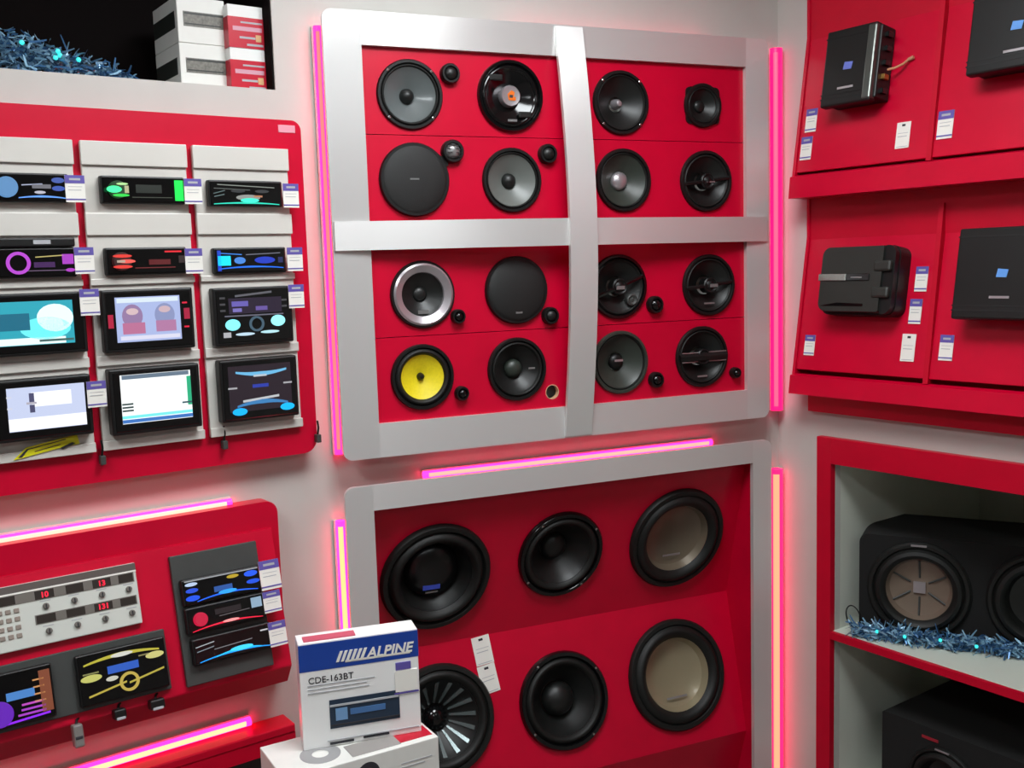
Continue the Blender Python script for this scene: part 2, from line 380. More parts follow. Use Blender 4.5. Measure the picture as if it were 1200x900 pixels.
device(SN, 'slim black car radio with red lit knob on the middle column', WL, -0.395, 1.532, 0.148, 0.050, F1, 0.016, [
    ('knob', 'k', .17, .5, 0, .76, (70, 14, 14), .5), ('knob_light', 'e', .17, .72, .24, .14, (240, 60, 50), 1.0, 24), ('knob_light', 'e', .22, .5, .22, .16, (250, 90, 80), 1.1, 24), ('knob_light', 'e', .17, .28, .24, .14, (240, 60, 50), 1.0, 24), ('knob_light', 'r', .15, .5, .1, .1, (220, 200, 180), .7, 25),
    ('display', 'r', .66, .45, .28, .22, (110, 14, 20), .7), ('button', 'r', .84, .88, .22, .07, (235, 30, 45), 1.0), ('trim_line', 'r', .6, .22, .52, .04, (150, 40, 44), .5), ('button', 'r', .95, .55, .08, .3, (70, 50, 50), .5)], group=GRP)
device(SN, 'slim car radio glowing blue with cyan square button', WL, -0.195, 1.529, 0.148, 0.050, F1, 0.016, [
    ('button', 'r', .12, .5, .18, .42, (0, 215, 255), 1.3), ('light', 'r', .05, .5, .05, .9, (20, 60, 200), 1.0), ('display', 'e', .34, .5, .16, .3, (70, 140, 230), 1.0), ('light_bar', 'a', .5, .14, .94, .08, (20, 110, 245), 1.2), ('display', 'e', .7, .5, .3, .3, (25, 60, 200), 1.0), ('light_bar', 's', .2, .8, .34, -.08, (60, 140, 240), 1.0), ('trim_line', 's', .68, .78, .5, .06, (150, 155, 175), .5), ('button', 'r', .93, .5, .07, .25, (40, 50, 110), .7)], group=GRP)
device(DN, 'touchscreen car stereo with cyan and white picture, edge column', WL, -0.600, 1.427, 0.178, 0.108, F1, 0.022, [
    ('screen', 'r', .48, .52, .84, .78, (40, 170, 190), 1.0), ('screen_image', 'e', .72, .60, .36, .5, (225, 255, 255), 1.2, 1), ('screen_image', 'e', .62, .42, .5, .4, (110, 240, 245), 1.1, 1), ('screen_image', 'r', .3, .55, .34, .3, (20, 120, 150), .8, 2), ('screen_image', 'r', .45, .20, .72, .12, (235, 255, 250), 1.1, 1), ('screen_image', 'r', .72, .2, .34, .04, (70, 110, 110), .8, 2)], group=GRP, rim=.05)
device(DN, 'touchscreen car stereo showing two pink figures on pale blue, red side buttons', WL, -0.400, 1.424, 0.166, 0.114, F1, 0.022, [
    ('screen', 'r', .49, .52, .76, .80, (175, 190, 235), 1.0), ('screen_image', 'r', .49, .86, .72, .08, (225, 240, 250), 1.0, 1), ('screen_image', 'e', .30, .58, .24, .42, (160, 130, 175), .9, 1), ('screen_image', 'r', .31, .36, .26, .2, (200, 120, 160), .9, 2), ('screen_image', 'e', .68, .58, .24, .42, (150, 160, 205), .9, 1), ('screen_image', 'r', .69, .38, .24, .2, (190, 130, 175), .9, 2), ('screen_image', 'e', .30, .66, .14, .12, (230, 200, 205), .9, 3), ('screen_image', 'e', .68, .68, .14, .12, (220, 190, 200), .9, 3), ('screen_image', 'r', .5, .19, .70, .07, (225, 225, 245), 1.0, 2),
    ('button', 'r', .05, .5, .06, .24, (180, 20, 60), 1.0), ('button', 'r', .93, .78, .06, .03, (225, 20, 60), 1.0), ('button', 'r', .95, .58, .07, .2, (170, 20, 60), 1.0), ('button', 'r', .94, .34, .06, .03, (225, 20, 60), 1.0)], group=GRP, rim=.05)
device(DN, 'double-height car stereo with two cyan lit keys around a central dial', WL, -0.197, 1.421, 0.162, 0.112, F1, 0.022, [
    ('display', 'r', .52, .70, .72, .30, (38, 26, 52), .8), ('display_text', 'r', .31, .74, .22, .10, (110, 100, 190), .9, 1), ('display_text', 'r', .27, .62, .12, .07, (130, 120, 200), .9, 1), ('display_text', 'r', .60, .64, .16, .08, (110, 90, 170), .9, 1), ('key', 'e', .20, .34, .20, .22, (130, 245, 255), 1.3), ('key', 'e', .82, .38, .20, .22, (150, 248, 255), 1.3), ('dial', 'o', .52, .34, 0, .30, (80, 110, 130), .7), ('light_bar', 'e', .36, .15, .26, .06, (200, 230, 250), 1.0), ('light_bar', 'e', .70, .17, .26, .06, (190, 240, 250), 1.0), ('button', 'r', .12, .15, .10, .10, (200, 200, 205), .8), ('trim_line', 's', .5, .92, .5, .06, (130, 130, 140), .5), ('trim_line', 'r', .5, .51, .8, .025, (130, 130, 150), .6)] + [('button', 'r', .08, .62 + .12 * i, .07, .04, (90, 90, 95), .5) for i in range(3)] + [('button', 'r', .92, .66 + .12 * i, .07, .04, (90, 90, 95), .5) for i in range(2)], group=GRP, rim=.05)
device(DN, 'touchscreen car stereo with white page above the yellow sticker', WL, -0.600, 1.279, 0.174, 0.108, F1, 0.026, [
    ('screen', 'r', .57, .52, .78, .78, (205, 215, 245), 1.0), ('screen_image', 'r', .57, .25, .78, .22, (250, 252, 255), 1.1, 1), ('screen_image', 'r', .62, .68, .40, .26, (248, 250, 255), 1.1, 1), ('screen_image', 'r', .42, .72, .05, .16, (90, 90, 130), .7, 2), ('screen_image', 'r', .42, .52, .05, .14, (90, 90, 130), .7, 2), ('screen_image', 'r', .415, .62, .1, .04, (200, 195, 210), .8, 3), ('button', 'r', .2, .75, .05, .03, (230, 230, 235), .9), ('button', 'r', .2, .55, .05, .03, (230, 230, 235), .9)], group=GRP, rim=.05)
device(DN, 'touchscreen car stereo with bright white screen and blue-green bottom bar', WL, -0.398, 1.276, 0.166, 0.122, F1, 0.026, [
    ('screen', 'r', .50, .54, .84, .82, (250, 255, 255), 1.15), ('screen_image', 'r', .50, .91, .80, .07, (110, 130, 150), .9, 1), ('screen_image', 'r', .50, .17, .84, .06, (60, 120, 200), 1.0, 1), ('screen_image', 'r', .5, .24, .84, .05, (120, 235, 235), 1.1, 1), ('screen_image', 'r', .895, .6, .05, .5, (40, 180, 130), 1.0, 1), ('screen_image', 'r', .15, .46, .13, .03, (60, 80, 80), .8, 1), ('screen_image', 'r', .15, .405, .13, .03, (60, 80, 80), .8, 1), ('screen_image', 'r', .15, .35, .13, .03, (60, 80, 80), .8, 1), ('screen_image', 'r', .86, .40, .12, .03, (60, 100, 110), .8, 2)], group=GRP, rim=.05)
device(DN, 'dark touchscreen car stereo with cyan corner keys, lowest in its column', WL, -0.195, 1.276, 0.160, 0.122, F1, 0.026, [
    ('screen', 'r', .50, .53, .86, .80, (34, 22, 34), 1.0), ('light_bar', 'a', .52, .82, .70, -.05, (110, 190, 235), 1.0, 1), ('display_text', 'r', .50, .74, .18, .035, (210, 215, 220), .9, 1), ('display_text', 'r', .50, .56, .22, .06, (40, 60, 170), 1.0, 1), ('display_text', 'r', .12, .55, .12, .03, (190, 190, 195), .8, 1), ('display_text', 'r', .88, .57, .12, .03, (190, 190, 195), .8, 1), ('light_bar', 's', .50, .33, .50, .05, (205, 210, 215), .9, 1), ('light_bar', 'a', .52, .22, .70, .06, (60, 130, 190), 1.0, 1), ('key', 'e', .20, .13, .20, .13, (0, 170, 250), 1.3, 1), ('key', 'e', .86, .14, .20, .13, (0, 175, 245), 1.3, 1)], group=GRP, rim=.04)

# price tags
def price_tag(Sf, x, z, front, w, h, label, roll=0.0, style='purple', group='price tags'):
    t = thing('price_tag', label, 'price tag', at(Sf, x, z, front, roll), group)
    obj('card', B(box, -w / 2, w / 2, -0.0012, 0, -h / 2, h / 2), PAPER, t)
    if style == 'purple':
        obj('header', B(box, -w / 2, w / 2, -0.0017, -0.0011, h * .20, h / 2), PURPLE, t, label='purple printed header')
        bm = bmesh.new(); box(bm, -w * .28, w * .28, -0.0021, -0.0016, h * .31, h * .39); obj('header_text', bm, PALEINK, t)
        obj('rule', B(box, -w / 2, w / 2, -0.0017, -0.0011, -h * .42, -h * .37), PURPLE, t)
    else:
        bm = bmesh.new(); box(bm, -w * .12, w * .12, -0.0017, -0.0011, h * .34, h * .42); obj('header_text', bm, INK, t)
        obj('rule', B(box, -w * .4, w * .4, -0.0017, -0.0011, -h * .45, -h * .43), PALEINK, t)
    bm = bmesh.new()
    box(bm, -w * .36, w * .30, -0.0017, -0.0011, -h * .06, -h * .035); box(bm, -w * .36, w * .36, -0.0017, -0.0011, h * .07, h * .085)
    obj('print_line', bm, PALEINK, t)
    return t
TF = 0.068
for x, z, front, lb in ((-0.512, 1.661, TF, 'purple-topped price tag right of the white-blue edge radio'), (-0.302, 1.660, TF, 'purple-topped price tag right of the green-lit radio'), (-0.105, 1.655, TF, 'purple-topped price tag right of the turquoise-lit radio'),
                  (-0.506, 1.535, TF, 'purple-topped price tag right of the violet radio'), (-0.309, 1.530, TF, 'purple-topped price tag right of the red-lit slim radio'), (-0.104, 1.529, TF, 'purple-topped price tag right of the blue glowing radio'),
                  (-0.504, 1.461, .074, 'purple-topped price tag over the corner of the cyan picture touchscreen'), (-0.108, 1.455, .074, 'purple-topped price tag over the corner of the two-key stereo'), (-0.505, 1.296, .078, 'purple-topped price tag beside the white page touchscreen')):
    price_tag(WL, x, z, front, 0.033, 0.047, lb)
# yellow sticker
st = thing('yellow_sticker', 'slanted yellow sticker with black scrawl under the white page touchscreen', 'sticker', at(WL, -0.588, 1.2085, .0553, -0.09))
obj('sheet', B(prism, [(-.060, -.012), (.030, -.006), (.052, -.006), (.050, .011), (-.036, .006)], -0.0015, 0), mat('yellow vinyl', (226, 222, 20), .5), st)
bm = bmesh.new()
prism(bm, [(-.052, -.009), (-.036, .003), (-.032, .003), (-.046, -.010)], -0.002, -0.0012); prism(bm, [(-.036, .001), (.03, .006), (.03, .0075), (-.036, .0025)], -0.002, -0.0012); prism(bm, [(-.024, -.005), (.02, -.001), (.02, .0003), (-.024, -.0035)], -0.002, -0.0012); prism(bm, [(.022, -.010), (.045, -.004), (.04, -.001), (.018, -.007)], -0.002, -0.0012)
obj('lettering', bm, INK, st, label='black brush scrawl')
# little cable and clip ends below the columns
for (x, z), lb in (((-0.497, 1.178), 'small dark cable end hanging below the white page touchscreen column'), ((-0.266, 1.177), 'small dark cable end below the dark touchscreen'), ((-0.066, 1.165), 'small dark clip at the right edge of the upper radio board')):
    t = thing('cable_end', lb, 'cable', at(WL, x, z, .0415))
    obj('wire', B(tube, [(0, -.010, .030), (0.001, -.012, .015), (-.001, -.010, 0.0)], 0.0022, 8), BLK, t, smooth=True)
    obj('plug', B(box, -.005, .005, -.016, -.001, -.016, .001, .0015), GREY, t)

# ------------------------------------------------------------------ left: niche contents
def tinsel(bm, n, sample, ln=0.03, wd=0.0022):
    for i in range(n):
        p = Vector(sample()); d = Vector((random.gauss(0, 1), random.gauss(0, 1), random.gauss(0, .55))).normalized() * ln * random.uniform(.5, 1.1)
        s = d.cross(Vector((random.random() - .5, random.random() - .5, random.random() - .5))).normalized() * wd
        m = p + d * .5 + Vector((0, 0, random.uniform(-.003, .003)))
        v = [bm.verts.new(q) for q in (p - s, p + s, m + s, m - s)]; e = [bm.verts.new(q) for q in (p + d + s * .6, p + d - s * .6)]
        bm.faces.new(v); bm.faces.new((v[3], v[2], e[0], e[1]))
TIN = mat('blue foil', (140, 182, 208), 0.3, metal=0.35); TIN2 = mat('dark blue foil', (62, 106, 150), 0.35, metal=0.35)
def garland(label, W, sample, n, cyan_dots):
    t = thing('tinsel_garland', label, 'garland', W)
    o = obj('foil_strands', B(tinsel, int(n * .6), sample), TIN, t); o['kind'] = 'stuff'
    o = obj('foil_strands', B(tinsel, int(n * .4), sample), TIN2, t); o['kind'] = 'stuff'
    for p in cyan_dots: obj('cyan_dot', B(lathe, [(0, -.004), (.003, -.003), (.0045, 0), (.003, .003), (0, .004)], 10, p), glow((60, 240, 230), 1.3), t, smooth=True)  # glowing cyan dots scattered over the foil
def s1():
    x = random.uniform(-.28, .235); h = .078 * (1 - max(0, (x - .02)) / .26); return (x, random.uniform(-.05, .05), .008 + max(.004, h) * random.random() ** 1.0)
garland('blue tinsel garland with glowing cyan dots lying in the niche above the radios', at(WL, -0.60, NV0, -.10), s1, 1800, [(.045, -.048, .058), (.105, -.05, .048), (.108, -.05, .041), (.14, -.05, .036), (.10, -.05, .036)])
def carton(name, label, mw, w, d, h, m, prints, cat='box', group=None, bev=.0015):
    """carton with its base at the origin, front at -y; prints: (name, face f/l/t, a0, a1, b0, b1, material)"""
    t = thing(name, label, cat, mw, group)
    obj('carton', B(box, -w / 2, w / 2, 0, d, 0, h, bev), m, t)
    for k_, (nm, fc, a0, a1, b0, b1, pm) in enumerate(prints):
        bm = bmesh.new(); e = .0005 + .00012 * k_
        if fc == 'f': box(bm, -w / 2 + a0 * w, -w / 2 + a1 * w, -e, .0004, b0 * h, b1 * h)
        elif fc == 'l': box(bm, -w / 2 - e, -w / 2 + .0004, a0 * d, a1 * d, b0 * h, b1 * h)
        elif fc == 'r': box(bm, w / 2 - .0004, w / 2 + e, a0 * d, a1 * d, b0 * h, b1 * h)
        else: box(bm, -w / 2 + a0 * w, -w / 2 + a1 * w, b0 * d, b1 * d, h - .0004, h + e)
        obj(nm, bm, pm, t)
    return t
CARD = mat('white carton', (222, 222, 216), 0.5, grain=.02); DGREEN = mat('dark print', (38, 42, 38), .5); GREYP = mat('grey photo print', (110, 108, 100), .5, grain=.35, scale=160)
for k, lb in enumerate(('white carton with dark label, lower of the stack in the niche', 'white carton with dark label, upper of the stack in the niche')):
    carton('speaker_carton', lb, at(WL, -0.218, NV0 + .0895 * k, -.06), .097, .15, .089, CARD,
           [('label_panel', 'l', .10, .98, .33, .70, DGREEN), ('label_panel', 'f', .12, .99, .36, .68, GREYP), ('label_rule', 'f', .14, .9, .40, .43, DGREEN), ('label_rule', 'f', .14, .95, .62, .66, DGREEN)], group='white cartons in the niche')
REDP = mat('red print', (190, 20, 46), .3)
for k, lb in enumerate(('red and white glossy carton, lower of two at the niche end', 'red and white glossy carton, upper of two at the niche end')):
    carton('accessory_carton', lb, at(WL, -0.136, NV0 + .0845 * k, -.035), .074, .10, .084, mat('gloss white carton', (235, 235, 232), .15),
           [('red_panel', 'f', 0, 1, 0, .72, REDP), ('red_panel', 'l', 0, 1, 0, .72, REDP), ('label_rule', 'f', .35, .97, .58, .62, PALEINK), ('print_line', 'f', .12, .95, .40, .50, mat('pinkish print', (205, 150, 165), .5)), ('print_line', 'f', .30, .75, .22, .27, PALEINK), ('sticker', 'f', .76, .92, .17, .33, mat('tan print', (205, 160, 110), .5)), ('label_rule', 'f', .50, .97, .06, .11, PALEINK)], group='red cartons in the niche')
nb = thing('standby_lamp', 'tiny red standby light in the dark niche behind the tinsel', 'light', at(WL, -0.44, NV0, -.17))
obj('case', B(box, -.05, .05, 0, .06, 0, .055, .003), BLK, nb); obj('lens', B(box, -.035, .045, -.002, .001, .035, .048, .0008), glow((120, 6, 16), .9), nb)

# ------------------------------------------------------------------ left: lower console
CO = surf(WL, .985, .046, .68, .119)
cn = thing('radio_console', 'lower red wall console with sloping front holding radios and a switch panel', 'display console', WL)
obj('frame', B(prism, rrect(-1.6, -0.160, 0.668, 1.040, (.03, .025, .025, .03)), -0.04, -0.0005), RED, cn)
ct = math.atan2(.073, .305)
obj('sloped_front', B(wedge, [(-.0395, .985), (-.046, .985), (-.1105, .7155), (-.110, .712), (-.085, .672), (-.0395, .672)], -1.58, -0.178), RED, cn)
sw = thing('switch_panel', 'silver-white selector panel with red digits and black keys on the red console', 'control panel', at(CO, -0.600, -0.0735, .0005))
SWW = mat('silver white panel', (205, 208, 200), .35); SWD = mat('dark window', (52, 46, 42), .25); KEY = mat('grey key', (110, 105, 98), .5)
obj('plate', B(box, -.143, .143, -.012, 0, -.0565, .0565, .002), SWW, sw)
obj('top_rail', B(box, -.143, .143, -.0128, -.0115, .043, .0558), mat('dark taupe', (92, 84, 80), .4), sw)
obj('top_line', B(box, -.143, .143, -.0133, -.0122, .040, .0430), PAPER, sw)
obj('display_window', B(box, -.143, .138, -.0126, -.0115, .022, .040), KEY, sw); obj('display_window', B(box, -.038, .138, -.0126, -.0115, -.020, -.003), KEY, sw)
for wx0, wx1, wz0, wz1, s in ((-.140, -.066, .0235, .0385, ''), (-.034, -.002, .0235, .0385, '10'), (.018, .048, .0235, .0385, ''), (.064, .096, .0235, .0385, '13'), (.110, .136, .0235, .0385, ''),
                             (-.036, -.004, -.0185, -.0045, ''), (.014, .046, -.0185, -.0045, ''), (.062, .094, -.0185, -.0045, '131'), (.108, .136, -.0185, -.0045, '')):
    wd_ = obj('digit_window', B(box, wx0, wx1, -.0130, -.0122, wz0, wz1), SWD, sw)
    if s: obj('digits', text_bm(s, .0135, (wx0 + wx1) / 2, wz0 + .0025, -.0134, 'CENTER', bold=.0004), glow((255, 20, 60), 1.3), wd_)
for r_, z in ((0, .010), (1, -.034)):
    for i in range(4):
        x = -.018 + i * .048
        k = obj('knob_key', B(lathe, [(.0055, .0115), (.0055, .016), (.004, .0175), (0, .0175)], 14, (x, 0, z)), KEY, sw, smooth=True)
        obj('pointer', B(box, x - .0011, x + .0011, -.0184, -.0170, z - .004, z + .004), INK, k)
        obj('key_caption', B(box, x - .009, x + .009, -.0126, -.0118, z + .0085, z + .0100), PALEINK, sw)
for r_ in range(4):
    for i in range(6): obj('keypad_key', B(box, -.138 + i * .0135, -.129 + i * .0135, -.0140, -.0118, .008 - r_ * .0145, .016 - r_ * .0145, .0008, 1), mat('taupe key', (142, 130, 120), .5), sw)
o = obj('radio_panel', B(box, -.90, -.420, -.008, 0, -.262, -.150, .0015), GREY, cn, label='charcoal panel holding the purple and gold radios'); o.matrix_basis = WL.inverted() @ at(CO, 0, 0, .0005)
G2 = 'car radios in the lower console'
device(DN, 'double-height car stereo with gold bars and a gold ring dial in the console', CO, -.505, -.208, .158, .092, .0088, .014, [
    ('light_bar', 'a', .5, .80, .88, .08, (200, 190, 60), .85), ('button', 'e', .5, .87, .26, .09, (225, 225, 215), .9, 1), ('display', 'r', .50, .60, .36, .16, (40, 90, 190), 1.0), ('button', 'e', .13, .52, .24, .15, (205, 205, 110), .9), ('button', 'e', .88, .70, .22, .14, (215, 210, 130), .9), ('button', 'e', .36, .42, .14, .10, (215, 215, 200), .85), ('light_bar', 's', .30, .22, .44, .14, (200, 180, 70), .85), ('light_bar', 's', .76, .32, .42, .14, (195, 180, 70), .85), ('dial', 'o', .55, .28, 0, .40, (205, 180, 80), .85), ('display_text', 'r', .13, .62, .18, .03, (150, 150, 90), .7), ('button', 'r', .75, .75, .12, .03, (150, 140, 90), .7)], group=G2, rim=.03)
device(DN, 'double-height car stereo glowing purple and orange at the photo edge', CO, -.702, -.208, .156, .092, .0088, .014, [
    ('display', 'r', .66, .55, .30, .16, (70, 130, 200), 1.0), ('side_panel', 'r', .93, .52, .12, .82, (150, 80, 50), .7), ('knob', 'k', .42, .26, 0, .50, (110, 30, 200), .8), ('light_bar', 'r', .78, .34, .24, .04, (190, 70, 190), 1.0), ('light_bar', 'r', .78, .24, .26, .04, (170, 60, 200), 1.0), ('light_bar', 'r', .76, .15, .30, .04, (170, 60, 200), 1.0), ('light_bar', 's', .6, .05, .7, .06, (140, 30, 235), 1.2)] + [('button', 'r', .86, .35 + .14 * i, .12, .03, (215, 150, 90), .9) for i in range(4)], group=G2, rim=.03)
o = obj('radio_panel', B(box, -.392, -.218, -.010, 0, -.268, -.019, .0015), GREY, cn, label='charcoal upright panel holding three slim radios'); o.matrix_basis = WL.inverted() @ at(CO, 0, 0, .0005)
for (z, lb, els) in ((-.092, 'slim car radio glowing royal blue, top of three on the charcoal panel', [('light_bar', 'a', .55, .04, .80, .14, (20, 100, 250), 1.2), ('button', 'e', .10, .22, .18, .24, (20, 80, 230), 1.1), ('button', 'e', .10, .55, .16, .2, (30, 80, 220), 1.0), ('button', 'e', .10, .82, .16, .16, (190, 210, 240), 1.0), ('display', 'r', .50, .40, .24, .24, (40, 90, 170), .9), ('light', 'e', .55, .22, .24, .18, (40, 160, 250), 1.2, 1), ('button', 'e', .64, .82, .16, .16, (200, 170, 40), .9), ('button', 'e', .88, .78, .18, .26, (30, 90, 240), 1.1), ('button', 'e', .90, .42, .18, .2, (20, 80, 220), 1.1), ('trim_line', 'r', .5, .97, .96, .05, (200, 205, 210), .6)]),
                     (-.146, 'slim car radio with red light bar, middle of three on the charcoal panel', [('knob', 'k', .15, .50, 0, .60, (200, 16, 60), 1.0), ('light_bar', 'a', .50, .02, .92, .14, (235, 20, 60), 1.2), ('light', 'e', .54, .18, .22, .12, (255, 150, 150), 1.2, 1), ('button', 'r', .90, .70, .14, .44, (150, 180, 205), .9), ('trim_line', 's', .6, .48, .4, .04, (120, 115, 118), .5), ('display', 'r', .52, .66, .34, .24, (40, 30, 34), .6)]),
                     (-.206, 'slim car radio with cyan-blue light bar, lowest of three on the charcoal panel', [('light_bar', 'a', .52, .04, .94, .14, (0, 150, 245), 1.3), ('light_bar', 'a', .56, .12, .60, .12, (30, 190, 255), 1.2, 1), ('light', 'e', .60, .26, .30, .2, (60, 210, 255), 1.2, 2), ('button', 's', .14, .75, .24, .1, (190, 200, 205), .7), ('button', 's', .14, .55, .22, .1, (150, 165, 175), .6), ('trim_line', 's', .5, .50, .5, .08, (150, 155, 160), .5), ('trim_line', 'r', .92, .78, .10, .06, (220, 220, 225), .8)])):
    device(SN, lb, CO, -.303 + (0.004 if z < -.2 else 0), z, .158, .050, .011, .016, els, group=G2)
price_tag(CO, -.207, -.090, .030, .042, .058, 'large purple-topped price tag beside the royal blue radio'); price_tag(CO, -.210, -.143, .028, .036, .042, 'purple-topped price tag beside the red light bar radio'); price_tag(CO, -.209, -.207, .030, .036, .048, 'purple-topped price tag beside the cyan-blue light bar radio')
# plugs below the console
for x, z, wm, m, lb in ((-.593, -.298, .017, mat('grey plug', (120, 116, 112), .4), 'grey cable plug hanging below the red console'), (-.519, -.291, .022, BLK, 'small black jack plug under the console front edge'), (-.452, -.291, .027, BLK, 'wide black jack socket under the console front edge')):
    t = thing('cable_plug', lb, 'plug', at(CO, x, z + .004, .001))
    hh = .038 if wm < .02 else .016
    obj('body', B(box, -wm / 2, wm / 2, -.018, .004, -hh + .012, .014, .003), m, t)
    obj('grip', B(box, -wm * .36, wm * .36, -.0195, -.017, -hh * .3, -hh * .3 + .005, .0008, 1), INK if m is not BLK else PALEINK, t)
    obj('wire', B(tube, [(0, -.004, .012), (0.003, 0, .02), (.008, .004, .022)], .0025, 8), BLK, t, smooth=True)
lg = thing('base_ledge', 'red base ledge along the wall under the radio console', 'ledge', WL)
obj('top', B(box, -1.6, -.157, -.062, -.0005, .548, .566, .003), REDM, lg); obj('fascia', B(box, -1.6, -.157, -.06, -.045, .515, .548), REDM, lg)
obj('plinth', B(box, -1.55, -.20, -.04, -.0005, 0, .548), GREY, lg)

# ------------------------------------------------------------------ middle: upper speaker board
sb = thing('speaker_board', 'silver framed red wall board with sixteen small speakers', 'display board', WM)
X0, X1, Z0, Z1 = 0.0, 1.100, 1.102, 2.031
XI0, XI1, ZI0, ZI1 = 0.080, 1.034, 1.175, 1.963
obj('stile', B(prism, rrect(X0, XI0, Z0, Z1, (.02, 0, 0, .02)), -.06, -.048), SIL_S, sb)
obj('stile', B(prism, rrect(XI1, X1, Z0, Z1, (0, .02, .02, 0)), -.06, -.048), SIL_S, sb)
obj('rail', B(box, XI0, XI1, -.06, -.048, ZI1, Z1), SIL_R, sb); obj('rail', B(box, XI0, XI1, -.06, -.048, Z0, ZI0), SIL_R, sb)
N = 24
obj('crossbar', B(strip, [(X0 + .003 + (X1 - .012 - X0) * i / N, .066 + .040 * math.sin(PI * i / N) ** 1.2, 1.574) for i in range(N + 1)], .060, .010, 'z'), SIL_R, sb, label='bowed silver bar across the middle of the frame')
obj('upright_bar', B(strip, [(.556, .064 + .050 * math.sin(PI * i / N), Z0 + .004 + (Z1 - Z0 - .008) * i / N) for i in range(N + 1)], .068, .010, 'x'), SIL_S, sb, label='silver upright bar bowed out towards the room')
obj('side_return', B(box, .03, .04, -.048, -.0005, Z0 + .02, Z1 - .02), WALL, sb); obj('side_return', B(box, 1.06, 1.07, -.048, -.0005, Z0 + .02, Z1 - .02), WALL, sb)
obj('side_return', B(box, .04, 1.06, -.048, -.0005, Z1 - .03, Z1 - .02), WALL, sb); obj('side_return', B(box, .04, 1.06, -.048, -.0005, Z0 + .02, Z0 + .03), WALL, sb)
SPK = [  # u, v, diameter
    (.183, 1.868, .146), (.414, 1.873, .156), (.185, 1.691, .156), (.412, 1.691, .142), (.692, 1.868, .146), (.915, 1.869, .104), (.695, 1.692, .146), (.923, 1.691, .146),
    (.193, 1.447, .146), (.414, 1.448, .152), (.185, 1.268, .144), (.410, 1.270, .144), (.676, 1.446, .152), (.928, 1.441, .150), (.677, 1.268, .150), (.906, 1.267, .150)]
holes_at = {}
for i, (u, v, d) in enumerate(SPK):
    key = (u > .57, 0 if v > 1.783 else 1 if v > 1.574 else 2 if v > 1.358 else 3)
    holes_at.setdefault(key, []).append(circ(u, v, d * .43, 36))
HOLE = (.498, 1.211)
holes_at[(False, 3)].append(circ(*HOLE, .017, 20))
for right in (False, True):
    for row, (z0, z1) in enumerate(((1.785, 1.966), (1.570, 1.7835), (1.3585, 1.570), (1.172, 1.357))):
        x0, x1 = ((.574, 1.037) if right else (.077, .572))
        obj('speaker_panel', B(prism, rrect(x0, x1, z0, z1, (0, 0, 0, 0)), -.048, -.036, holes_at[(right, row)]), RED if row < 2 else RED, sb)
t = obj('cutout_rim', B(lathe, [(.0172, .034), (.0172, .0484), (.0155, .0484), (.0155, .034)], 24, (HOLE[0], 0, HOLE[1])), mat('raw board edge', (205, 160, 125), .8), sb, label='empty round tweeter cut-out with raw board edge')
PF = .048
def rim(t, R, m=BLK, h=.007):
    obj('rim', B(lathe, [(R * .86, -.004), (R, 0), (R, h * .6), (R * .97, h), (R * .90, h), (R * .86, h * .4), (R * .86, -.004)], 44), m, t, smooth=True)
def surround(t, R, m=RUB, h=.007, r0=.87, r1=.72, up=.004):
    n = 7; pr = []
    for i in range(n + 1):
        s = i / n; pr.append((R * (r0 + (r1 - r0) * s), h * .4 + up * math.sin(PI * s)))
    obj('surround', B(lathe, pr, 44), m, t, smooth=True)
def cone(t, R, m, depth, r1=.72, rc=.22, h=.003):
    pr = []
    for i in range(9):
        s = i / 8; pr.append((R * (r1 + (rc - r1) * s), h - depth * (s ** .85)))
    return obj('cone', B(lathe, pr, 44), m, t, smooth=True)
def cap(t, R, m, rc, base, hgt, name='dust_cap'):
    pr = [(R * rc * math.cos(i * PI / 12), base + hgt * math.sin(i * PI / 12)) for i in range(7)]; pr[-1] = (0, base + hgt)
    return obj(name, B(lathe, pr, 28), m, t, smooth=True)
def plug(t, R, m, rc, base, hgt, name='phase_plug'):
    return obj(name, B(lathe, [(R * rc, base), (R * rc * .9, base + hgt * .5), (R * rc * .5, base + hgt * .9), (0, base + hgt)], 24), m, t, smooth=True)
def screws(t, R, n=4, a0=PI / 4, h=.007, m=CHROME):
    for i in range(n):
        a = a0 + 2 * PI * i / n
        obj('screw', B(lathe, [(.0032, h - .001), (.0032, h + .0008), (.002, h + .0014), (0, h + .0014)], 10, (R * .935 * math.cos(a), 0, R * .935 * math.sin(a))), m, t)
def bridge(t, R, m, ang, w=.010, y=.004, pod=.26, podm=BLK):
    bm = bmesh.new(); c, s = math.cos(ang), math.sin(ang)
    pts = []
    for i in range(9):
        q = -1 + i / 4.0; pts.append((R * .88 * q * c, -(y + .004 * (1 - q * q)), R * .88 * q * s))
    tube(bm, pts, w / 2, 6)
    br = obj('bridge', bm, m, t, smooth=True)
    obj('tweeter_pod', B(lathe, [(R * pod, -.012), (R * pod, y + .006), (R * pod * .85, y + .009), (R * pod * .6, y + .006), (R * pod * .3, y + .010), (0, y + .011)], 28), podm, t, smooth=True)
CGREY = mat('grey poly cone', (92, 98, 98), .30, coat=.3); CGR2 = mat('mid grey cone', (98, 102, 98), .38); CDK = mat('dark cone', (22, 23, 22), .42, spec=.45); CGRN = mat('dark green-grey cone', (46, 52, 46), .42)
GRL = mesh_mat('black grille mesh', (16, 17, 16), 1100); BADGE = mat('grey badge', (150, 150, 150), .3, metal=.6); SILV = mat('silver paint', (186, 180, 184), .3, metal=.7); YEL = mat('yellow woven cone', (228, 208, 24), .5, grain=.06, scale=220)
SG = 'small speakers on the silver framed board'
def spk(i, label, name='speaker'):
    u, v, d = SPK[i]; return thing(name, label, 'speaker', at(WM, u, v, PF), SG), d / 2
